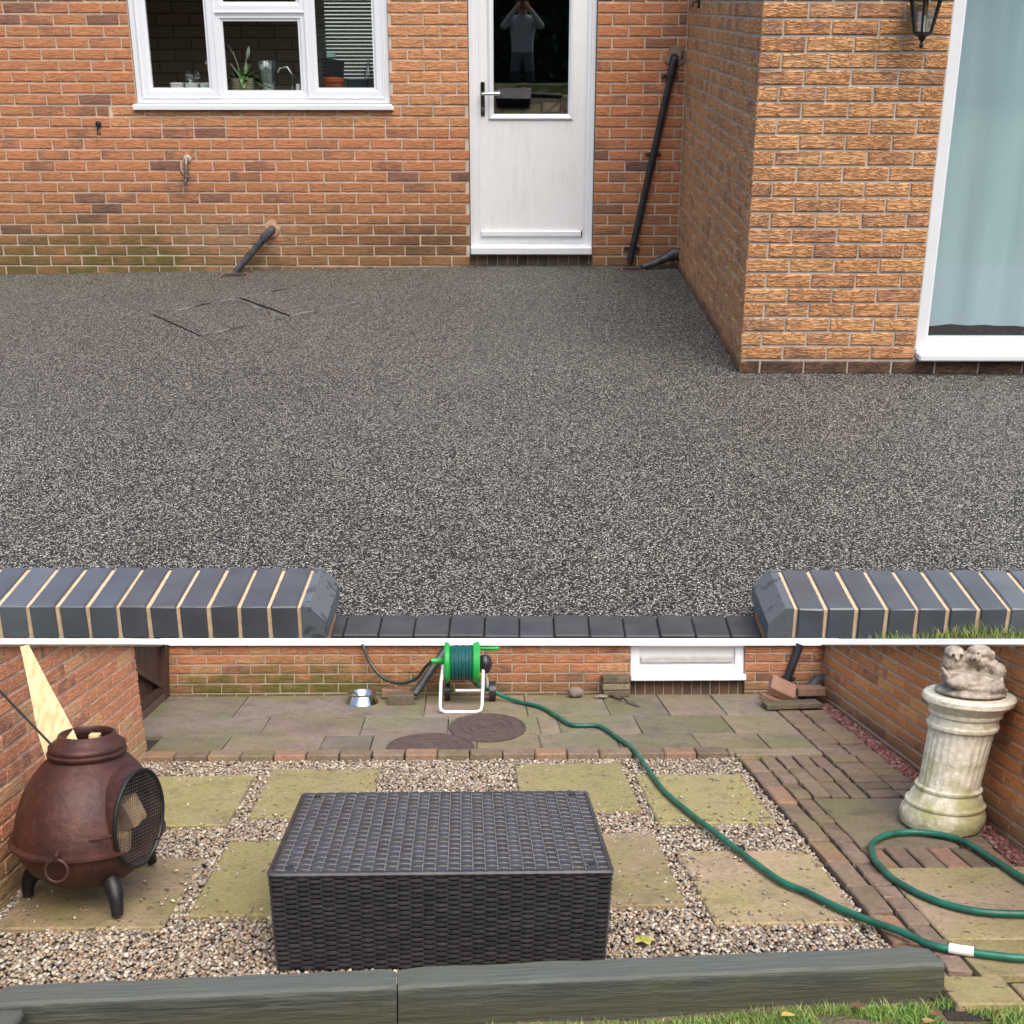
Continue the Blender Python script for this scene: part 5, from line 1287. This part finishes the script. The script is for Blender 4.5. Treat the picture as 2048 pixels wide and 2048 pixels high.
def side_strand(k):
    z = -.002 + (bz1 - .008) * (k + .5) / NR; h = (bz1 - .008) / NR * .46
    ins = .026 * (1 - z / bz1)
    x0, x1, y0, y1 = bx0 + ins, bx1 - ins, by0 + ins * .8, by1 - ins
    per = [(x0, y0, x1, y0, 0, -1, 27), (x1, y0, x1, y1, 1, 0, 22), (x1, y1, x0, y1, 0, 1, 27), (x0, y1, x0, y0, -1, 0, 22)]
    loops_ = []; cnt = 0
    for (ax, ay, cx_, cy_, nx_, ny_, n_c) in per:
        for i in range(n_c * 4):
            t_ = i / (n_c * 4); ph = (t_ * n_c + (k % 2)) * math.pi
            o = .0085 * math.sin(ph) + .001; hh = h * (.75 + .95 * max(0, math.sin(ph))) * (1 + .12 * math.sin(k * 1.7 + i * .9))
            X, Y = ax + (cx_ - ax) * t_, ay + (cy_ - ay) * t_
            loops_.append([(X + nx_ * (o - .004), Y + ny_ * (o - .004), z - hh), (X + nx_ * (o + .003), Y + ny_ * (o + .003), z - hh * .55), (X + nx_ * (o + .003), Y + ny_ * (o + .003), z + hh * .55), (X + nx_ * (o - .004), Y + ny_ * (o - .004), z + hh)])
    loops_.append(loops_[0])
    mk = MB(); v = [p for q in loops_ for p in q]; f = []
    for i in range(len(loops_) - 1):
        for j in range(3): f.append((i * 4 + j, (i + 1) * 4 + j, (i + 1) * 4 + j + 1, i * 4 + j + 1))
    return mk.add(v, f)
for k in range(NR): part('side_strand', side_strand(k), m_rat[0], rt_, smooth=True)
for (ax, ay, cx_, cy_, nx_, ny_, n_c) in ((bx0, by0, bx1, by0, 0, -1, 27), (bx1, by0, bx1, by1, 1, 0, 22), (bx1, by1, bx0, by1, 0, 1, 27), (bx0, by1, bx0, by0, -1, 0, 22)):
    for i in range(n_c):
        mk = MB(); t_ = (i + .0) / n_c; rws = []
        for z_, ins in ((-.008, .026), (bz1 - .012, 0.0)):
            ax2, ay2 = (ax + ins if ax == bx0 else ax - ins), (ay + ins * .8 if ay == by0 else ay - ins); cx2, cy2 = (cx_ + ins if cx_ == bx0 else cx_ - ins), (cy_ + ins * .8 if cy_ == by0 else cy_ - ins)
            X, Y = ax2 + (cx2 - ax2) * t_, ay2 + (cy2 - ay2) * t_; tx, ty = -ny_, nx_
            rws.append([(X + tx * q + nx_ * e, Y + ty * q + ny_ * e, z_) for q, e in ((-.005, -.004), (-.003, .0010), (.003, .0010), (.005, -.004))])
        v = rws[0] + rws[1]; mk.add(v, [(j, j + 1, 5 + j, 4 + j) for j in range(3)])
        part('side_stake', mk, m_rat[0], rt_)
def top_strip(along_y, c, hw, n_w, ph0, zz, mi):
    mk = MB(); loops_ = []
    L0, L1 = (by0 + .004, by1 - .004) if along_y else (bx0 + .004, bx1 - .004)
    for i in range(n_w * 4 + 1):
        t_ = i / (n_w * 4); p = L0 + (L1 - L0) * t_; o = zz + .0038 * math.sin((t_ * n_w + ph0) * math.pi)
        q = [(-hw, -.002), (-hw * .7, .002), (hw * .7, .002), (hw, -.002)]
        loops_.append([(c + a, p, o + b) if along_y else (p, c + a, o + b) for a, b in q])
    v = [p for q in loops_ for p in q]; f = []
    for i in range(len(loops_) - 1):
        for j in range(3): f.append((i * 4 + j, (i + 1) * 4 + j, (i + 1) * 4 + j + 1, i * 4 + j + 1) if not along_y else (i * 4 + j + 1, (i + 1) * 4 + j + 1, (i + 1) * 4 + j, i * 4 + j))
    return mk.add(v, f)
NX, NY = 27, 36
for i in range(NX):
    c = bx0 + (bx1 - bx0) * (i + .5) / NX
    part('top_stake', top_strip(True, c, (bx1 - bx0) / NX * .42, NY, i % 2, bz1 - .004, 0), m_rat[1] if i % 2 else m_rat[0], rt_, smooth=True)
for j in range(NY):
    c = by0 + (by1 - by0) * (j + .5) / NY
    part('top_strand', top_strip(False, c, (by1 - by0) / NY * .40, NX, j % 2 + 1, bz1 - .0035, 0), m_rat[1] if (j * 7 % 5) < 2 else m_rat[0], rt_, smooth=True)
for i in range(1, NX):
    c = bx0 + (bx1 - bx0) * i / NX
    mk = MB(); mk.tube([(c, by0 + .01 + (by1 - by0 - .02) * q / (NY * 2), bz1 + .0015 + .0022 * (1 if q % 2 else -1)) for q in range(NY * 2 + 1)], .0026, 5)
    part('top_highlight', mk, m_rat[2], rt_, smooth=True)  # pale lines painted in as highlights between the weave columns
# bound edge
eb = MB(); ep = []
for (ax, ay, cx_, cy_, n_c) in ((bx0, by0, bx1, by0, 54), (bx1, by0, bx1, by1, 44), (bx1, by1, bx0, by1, 54), (bx0, by1, bx0, by0, 44)):
    for i in range(n_c):
        t_ = i / n_c; ep.append(Vector((ax + (cx_ - ax) * t_, ay + (cy_ - ay) * t_, bz1 - .008)))
eb.tube(ep, [.0115 + .003 * (i % 2) for i in range(len(ep))], 8, closed=True)
part('edge_binding', eb, m_rat[0], rt_, smooth=True)
for (x, y) in ((bx0 + .07, by0 + .06), (bx1 - .07, by0 + .07), (bx0 + .07, by1 - .05), (bx1 - .07, by1 - .05)):
    part('glass_pad', MB().lathe([(.014, 0), (.013, .006), (0, .007)], (x, y, bz1), 14, sy=1.4), m_black, rt_, smooth=True)

# ---- pedestal and statue
def stone_mat():
    t = NT('mossy_cast_stone'); t.rough(.92)
    v = t.coords(); n = t.noise(v, 6, 5, .65)
    tc = t.coords(); sp = t.n.new('ShaderNodeSeparateXYZ'); t.l.new(tc, sp.inputs[0])
    c = t.ramp(t.noise(v, 30, 4), [(.3, (.56, .51, .40)), (.6, (.78, .73, .59))])
    g = t.math('ADD', n, t.math('MULTIPLY', t.math('SUBTRACT', .30, sp.outputs[2]), .45))
    c = t.mix(t.ramp(g, [(.44, 0.0), (.64, .85)]), c, (.33, .31, .11))
    t.base(c); t.bump(t.noise(v, 60, 4, .7), .5, .006); return t.mat
m_stone = stone_mat()
PX, PY, LN, PS = 2.515, 6.76, .205, 1.25
pe = thing('stone_pedestal', 'fluted mossy stone pedestal leaning beside the right brick wall', 'pedestal', (PX, PY, 0), PB)
part('base', MB().lathe([(.17, 0), (.20, .012), (.212, .05), (.208, .085), (.192, .112), (.198, .12), (.198, .13), (.182, .142), (.176, .165), (.160, .19), (.152, .20)], (PX, PY, 0), 48, sy=PS, lean=(LN, 0)), m_stone, pe, smooth=True)
part('lower_ring', MB().lathe([(.150, .190), (.164, .200), (.166, .212), (.152, .222)], (PX, PY, 0), 48, sy=PS, lean=(LN, 0)), m_stone, pe, smooth=True)
part('fluted_shaft', MB().lathe([(.152, .215), (.153, .25), (.156, .35), (.160, .45), (.163, .515), (.163, .53)], (PX, PY, 0), 144, sy=PS, lean=(LN, 0), flute=(.22, .525, 28, .04)), m_stone, pe, smooth=60)
part('upper_ring', MB().lathe([(.163, .522), (.176, .530), (.178, .545), (.168, .556), (.168, .590), (.180, .598), (.181, .61), (.172, .618)], (PX, PY, 0), 48, sy=PS, lean=(LN, 0)), m_stone, pe, smooth=True)
part('capital', MB().lathe([(.172, .612), (.186, .63), (.212, .655), (.226, .668), (.228, .69), (.220, .70), (0, .70)], (PX, PY, 0), 48, sy=PS, lean=(LN, 0)), m_stone, pe, smooth=True)
sx, sz = PX + LN * .70, .70
blob = MB()
def el(x, y, z, rx, ry, rz, rot=(0, 0, 0)):
    M = Matrix.Translation((sx + x, PY + y, sz + z)) @ Matrix.Rotation(rot[2], 4, 'Z') @ Matrix.Rotation(rot[1], 4, 'Y') @ Matrix.Rotation(rot[0], 4, 'X')
    blob.sphere((0, 0, 0), (rx, ry, rz), 20, 14, M=M)
el(.005, 0, .020, .180, .21, .028)                       # cushion
el(-.005, -.02, .078, .160, .14, .046, (0, .10, 0))       # lying body
el(-.045, -.10, .068, .125, .05, .036, (0, .16, .1))      # haunch fold
el(.03, -.125, .052, .12, .05, .024, (0, .05, -.1))       # fore leg
el(.085, -.145, .066, .042, .042, .038); el(.060, -.175, .056, .020, .022, .017); el(.115, -.13, .098, .012, .014, .018)   # sleeping head, muzzle, ear
el(.145, -.01, .115, .040, .05, .052, (0, .3, 0)); el(.120, .0, .150, .034, .04, .034)   # raised shoulder
el(-.150, -.05, .112, .014, .03, .044, (0, -.45, 0))      # tail tip
el(-.080, .03, .165, .056, .055, .062); el(-.080, .02, .215, .052, .05, .040)   # left head
el(-.104, -.02, .212, .019, .012, .019); el(-.062, -.024, .212, .017, .012, .018); el(-.082, -.03, .190, .010, .016, .012)
el(.040, .03, .180, .075, .065, .050, (0, .2, 0)); el(.055, .02, .222, .064, .06, .036)   # right head
el(.010, -.045, .196, .030, .026, .022); el(.022, -.03, .222, .014, .012, .013); el(.108, .0, .205, .022, .03, .028)
el(.10, .06, .13, .07, .07, .07); el(-.03, .07, .12, .10, .08, .07)
st_ = solo('stone_statue', blob, mat('weathered_statue', (.47, .40, .33), (.22, .185, .14), 22, .95, bump=.6, bscale=50, bdist=.006), 'weathered stone statue of small animals curled up on the pedestal', 'statue', (sx, PY, sz), PB)
rm = st_.modifiers.new('merge', 'REMESH'); rm.mode = 'VOXEL'; rm.voxel_size = .0055; rm.use_smooth_shade = True
sm = st_.modifiers.new('soft', 'SMOOTH'); sm.factor = .4; sm.iterations = 1
tx_ = bpy.data.textures.new('weathering', 'CLOUDS'); tx_.noise_scale = .022; dm_ = st_.modifiers.new('pits', 'DISPLACE'); dm_.texture = tx_; dm_.strength = .006; dm_.mid_level = .5
for (x, y, z, r_) in ((-.103, -.034, .212, .0085), (-.061, -.037, .212, .008), (-.005, -.072, .194, .010), (.024, -.044, .222, .007)):
    part('shade_spot', MB().sphere((sx + x, PY + y, sz + z), r_, 10, 8), mat('hollow_shade', (.05, .042, .03)), st_, smooth=True)  # dark balls stand in for the shade of eye and nose hollows

# ---- sleepers at the front
def sleeper_mat():
    t = NT('weathered_sleeper'); t.rough(.8)
    v = t.coords(scale=(1.2, 14, 14), rnd=5.0); v2 = t.coords(rnd=5.0)
    n = t.noise(v, 3.0, 5, .65); n2 = t.noise(v2, 3.0, 4)
    c = t.ramp(n, [(.3, (.022, .025, .020)), (.55, (.046, .052, .042)), (.75, (.095, .10, .085))])
    c = t.mix(t.ramp(n2, [(.44, 0.0), (.68, .7)]), c, (.062, .066, .024))
    vo = t.node('ShaderNodeTexVoronoi', i_Scale=2.4); t.l.new(v2, vo.inputs['Vector'])
    c = t.mix(t.ramp(vo.outputs['Distance'], [(.10, .9), (.17, 0.0)]), c, (.025, .025, .02))
    c = t.mix(t.ramp(t.noise(t.coords(scale=(.6, 30, 30), rnd=5.0), 2.0, 3, .6), [(.63, 0.0), (.67, .85)]), c, (.018, .018, .015))
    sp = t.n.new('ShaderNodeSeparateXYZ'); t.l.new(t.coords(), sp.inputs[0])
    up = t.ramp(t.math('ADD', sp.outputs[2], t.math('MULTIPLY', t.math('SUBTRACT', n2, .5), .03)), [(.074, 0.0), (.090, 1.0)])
    c = t.mix(t.math('MULTIPLY', up, .5), c, (.135, .15, .135))      # upper face painted lighter for top light lost to the tilt
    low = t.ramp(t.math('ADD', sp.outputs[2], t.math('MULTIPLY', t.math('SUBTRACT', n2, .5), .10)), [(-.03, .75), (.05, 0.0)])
    c = t.mix(low, c, (.045, .043, .022))                               # damp soil line, also painted dark for shade on the front
    t.base(c); t.bump(n, .5, .008); return t.mat
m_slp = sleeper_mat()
def sleeper(p0, p1, wd, z0, z1, label):
    """p0-p1 = front top edge"""
    p0, p1 = Vector((*p0, 0)), Vector((*p1, 0)); d = (p1 - p0); L = d.length; d.normalize(); a = math.atan2(d.y, d.x)
    M = Matrix.Translation(p0) @ Matrix.Rotation(a, 4, 'Z')
    b = MB(); rg = random.Random(int(L * 1000)); n_ = 26; L_ = []
    for i in range(n_ + 1):
        x = L * i / n_; e = .006 if i in (0, n_) else 0; q = lambda: rg.uniform(-.0035, .0035)
        L_.append([(x, e, z0), (x + q() * .3, e + q(), z1 - .010 - e + q()), (x, .010 + e + q(), z1 - e + q() * .6), (x, wd - .010 - e + q(), z1 - e + q() * .6), (x, wd - e + q(), z1 - .010 - e), (x, wd - e, z0)])
    b.loops(L_); b.add(L_[0], [(5, 4, 3, 2, 1, 0)]); b.add(L_[-1], [(0, 1, 2, 3, 4, 5)])
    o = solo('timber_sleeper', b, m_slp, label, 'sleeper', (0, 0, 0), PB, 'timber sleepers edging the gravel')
    o.matrix_world = PB @ M
    BASE[o.name] = (Vector(), PB)
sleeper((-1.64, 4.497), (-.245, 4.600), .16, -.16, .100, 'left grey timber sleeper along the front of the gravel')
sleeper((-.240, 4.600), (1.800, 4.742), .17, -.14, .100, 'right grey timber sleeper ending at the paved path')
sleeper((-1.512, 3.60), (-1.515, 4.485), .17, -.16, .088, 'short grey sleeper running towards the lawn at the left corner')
loose('loose_brick', (-1.78, 4.72, .03), (.16, .14, .065), (0, 0, .5), m_lb, 'orange brick end in the bottom left corner beside the sleeper', 'loose bricks by the wall')

# ---- lawn edge in front
mk = MB(); gx = [-3.3 + .1 * i for i in range(67)]; gy = [3.3 + .1 * i for i in range(15)]
def lawn_z(x, y): return -.075 + .045 * min(max((x + .6) / 2.4, 0), 1) + .012 * math.sin(x * 5.1 + y * 3) * math.sin(y * 7 + x)
vv = [(x, y, lawn_z(x, y)) for y in gy for x in gx]; k = len(gx)
mk.add(vv, [(j * k + i, j * k + i + 1, (j + 1) * k + i + 1, (j + 1) * k + i) for j in range(len(gy) - 1) for i in range(k - 1)])
struct('lawn_edge', mk, mat('lawn_soil', (.20, .15, .095), (.10, .10, .04), 5, .95, bump=1, bscale=50, bdist=.015), PB, smooth=True)
def patch(x, y): return math.sin(x * 4.3 + 1.0) * math.sin(y * 6.1 + x * 1.7) + .5 * math.sin(x * 11 + y * 9)
def fp2(rg):
    for _ in range(60):
        x = rg.uniform(-1.45, 3.0) if rg.random() < .45 else rg.uniform(-.4, 3.0); y = rg.uniform(3.5, 4.53 + .075 * (x + .24) * 1.0) if x < 1.8 else rg.uniform(3.5, 4.62)
        if patch(x, y) + .25 * rg.random() + (.45 if x > 0 else -.12) > 0: break
    return (x, y, lawn_z(x, y) - .004)
v, f = grass_blades(90000, fp2, .008, .044, .0022, 11, 1.2)
mesh_stuff('lawn_grass_blades', v, f, m_grass, PB, 'patchy green lawn grass along the bottom edge of the picture', 'grass')
m_lv = [mat('dry_leaf', (.22, .10, .05), (.13, .06, .03), 20, .7), mat('tan_leaf', (.42, .27, .12), (.3, .17, .07), 20, .7), mat('yellow_leaf', (.50, .40, .08), (.36, .28, .05), 20, .7)]
for (x, y, L_, a, mi, lab) in ((.30, 4.46, .075, .2, 1, 'tan dry leaf on the grass below the sleeper joint'), (.62, 4.44, .06, 2.2, 0, 'dark brown leaf on the grass right of the tan leaf'), (1.13, 4.53, .05, .4, 2, 'yellow leaf on the grass below the right sleeper'), (1.42, 4.56, .055, 1.4, 0, 'reddish brown leaf near the right sleeper end'), (-.75, 4.40, .06, 2.9, 1, 'tan leaf on bare soil at the bottom left'), (1.70, 4.5, .05, 2.0, 0, 'brown leaf under the end of the right sleeper'), (1.62, 4.44, .05, .9, 1, 'pale leaf in the grass at the bottom right'), (.02, 4.43, .05, 1.2, 1, 'crumpled tan leaf close to the sleeper joint')):
    mk = MB(); z = lawn_z(x, y) + .042; leaf(mk, (x, y, z), (math.cos(a), math.sin(a), .15), L_ * 1.25, L_ * .42, .3)
    solo('fallen_leaf', mk, m_lv[mi], lab, 'leaf', (x, y, z), PB, 'fallen leaves on the lawn', smooth=True)
mk = MB()
for a in (0, 1.3, 2.4, 3.7, 5): leaf(mk, (.735, 5.24, .004), (math.cos(a), math.sin(a), .45), .055, .022, .5)
solo('weed', mk, mat('yellow_weed', (.42, .40, .10), (.3, .3, .07), 20, .7), 'small yellow green weed in the gravel right of the rattan table', 'weed', (.735, 5.24, -.01), PB, smooth=True)

# =================================================================== behind the viewer: what the glass reflects
def hedge():
    g = thing('garden_hedge', 'tall dark evergreen hedge reflected in the door glass', 'hedge', (0, -7.5, .3))
    rg = np.random.default_rng(4); n = 26000
    m_h = mat('hedge_leaf', (.018, .032, .010), (.030, .045, .014), 8, .6)
    x = rg.uniform(-13, 13, n); z = rg.uniform(.35, 5.6, n); y = -7.4 + .25 * np.sin(x * 2.1) * np.cos(z * 1.7) + rg.normal(0, .16, n)
    P = np.stack([x, y, z], 1); d = rg.normal(0, 1, (n, 3)); d /= np.linalg.norm(d, axis=1)[:, None]; e = np.cross(d, rg.normal(0, 1, (n, 3))); e /= np.linalg.norm(e, axis=1)[:, None]
    V = np.stack([P - d * .10, P + e * .045, P + d * .10, P - e * .045], 1).reshape(-1, 3)
    me = MB(); me.add([tuple(p) for p in V], [(4 * i, 4 * i + 1, 4 * i + 2, 4 * i + 3) for i in range(n)])
    part('leaves', me, m_h, g, kind='stuff')
    k = MB(); k.box(-13, 13, -8.6, -7.75, .3, 5.5); part('inner_branches', k, mat('hedge_core', (.010, .013, .006)), g)
hedge()
def person():
    z0 = .36; X, Y = .0, -.45
    J = {'pel': (0, 0, .78), 'wst': (0, .0, .92), 'che': (0, .01, 1.10), 'nek': (0, .02, 1.25), 'hd1': (0, .03, 1.345), 'hd2': (0, .04, 1.46)}
    for s, n in ((-1, 'l'), (1, 'r')):
        J['sh' + n] = (s * .165, .01, 1.205); J['el' + n] = (s * .285, .14, 1.10); J['wr' + n] = (s * .11, .245, 1.335); J['ha' + n] = (s * .055, .265, 1.395)
        J['hp' + n] = (s * .085, 0, .74); J['kn' + n] = (s * .105, .02, .42); J['an' + n] = (s * .115, -.01, .075); J['to' + n] = (s * .135, .13, .03)
        for k in range(4): J['f%d%s' % (k, n)] = (s * (.035 - .004 * k), .285 + .012 * (k % 2), 1.455 - .022 * k)
        J['th' + n] = (s * .03, .262, 1.37)
    rad = {'pel': (.155, .11), 'wst': (.15, .105), 'che': (.165, .115), 'nek': (.055, .055), 'hd1': (.075, .085), 'hd2': (.075, .09)}
    for n in 'lr':
        rad.update({'sh' + n: (.068, .068), 'el' + n: (.050, .05), 'wr' + n: (.036, .034), 'ha' + n: (.030, .022), 'hp' + n: (.095, .09), 'kn' + n: (.068, .07), 'an' + n: (.055, .06), 'to' + n: (.042, .035), 'th' + n: (.010, .010)})
        for k in range(4): rad['f%d%s' % (k, n)] = (.009, .009)
    E_ = [('pel', 'wst'), ('wst', 'che'), ('che', 'nek'), ('nek', 'hd1'), ('hd1', 'hd2')]
    for n in 'lr':
        E_ += [('che', 'sh' + n), ('sh' + n, 'el' + n), ('el' + n, 'wr' + n), ('wr' + n, 'ha' + n), ('pel', 'hp' + n), ('hp' + n, 'kn' + n), ('kn' + n, 'an' + n), ('an' + n, 'to' + n), ('ha' + n, 'th' + n)] + [('ha' + n, 'f%d%s' % (k, n)) for k in range(4)]
    ks = list(J); me = bpy.data.meshes.new('person')
    me.from_pydata([J[k] for k in ks], [(ks.index(a), ks.index(b)) for a, b in E_], [])
    o = bpy.data.objects.new('person', me); col.objects.link(o); o.location = (X, Y, z0)
    sk = o.modifiers.new('skin', 'SKIN'); sk.use_smooth_shade = True
    bpy.context.view_layer.objects.active = o
    if not me.skin_vertices: 
        with bpy.context.temp_override(object=o, active_object=o): bpy.ops.mesh.customdata_skin_add()
    for i, k in enumerate(ks):
        me.skin_vertices[0].data[i].radius = rad[k]; me.skin_vertices[0].data[i].use_root = (k == 'pel')
    ss = o.modifiers.new('sub', 'SUBSURF'); ss.levels = 2; ss.render_levels = 2
    t = NT('clothed_person'); t.rough(.9)
    sp = t.n.new('ShaderNodeSeparateXYZ'); t.l.new(t.coords(), sp.inputs[0]); z = sp.outputs[2]; y = sp.outputs[1]
    shirt = t.ramp(t.noise(t.coords(), 12, 3), [(.3, (.34, .34, .35)), (.7, (.44, .44, .45))])
    c = t.mix(t.math('GREATER_THAN', z, .775), (.13, .13, .135), shirt)
    c = t.mix(t.math('LESS_THAN', t.math('ABSOLUTE', t.math('SUBTRACT', z, .43)), .09), c, (.035, .035, .037))
    c = t.mix(t.math('LESS_THAN', z, .10), c, (.02, .018, .016))
    hand = t.math('MULTIPLY', t.math('GREATER_THAN', z, 1.335), t.math('GREATER_THAN', y, .235))
    c = t.mix(hand, c, (.50, .28, .20))
    c = t.mix(t.math('MULTIPLY', t.math('GREATER_THAN', z, 1.275), t.math('LESS_THAN', y, .20)), c, (.48, .26, .19))
    t.base(c); me.materials.append(t.mat)
    tag(o, 'person in grey sweatshirt and dark work trousers mirrored in the door glass holding a phone', 'person')
    BASE[o.name] = (Vector((X, Y, z0)), PA)
    hb = MB(); hb.sphere((X, Y + .015, z0 + 1.48), (.088, .10, .085), 20, 14); part('hair', hb, mat('brown_hair', (.05, .03, .02), rough=.6), o, smooth=True)
    for s in (-1, 1): part('ear', MB().sphere((X + s * .080, Y + .03, z0 + 1.41), (.012, .022, .03), 10, 8), mat('skin', (.5, .28, .2)), o, smooth=True)
    part('nose', MB().sphere((X, Y + .13, z0 + 1.40), (.014, .02, .024), 10, 8), mat('skin_nose', (.5, .27, .2)), o, smooth=True)
    ph = thing('phone', 'dark phone with red case held up in the door reflection', 'phone', (X, Y + .29, z0 + 1.4))
    part('case', MB().box(X - .038, X + .038, Y + .284, Y + .293, z0 + 1.335, z0 + 1.485, bev=.003), mat('red_case', (.22, .03, .025), rough=.4), ph)
    part('lens', MB().cyl((X - .02, Y + .293, z0 + 1.465), (X - .02, Y + .297, z0 + 1.465), .012, n=16), m_black, ph)
person()
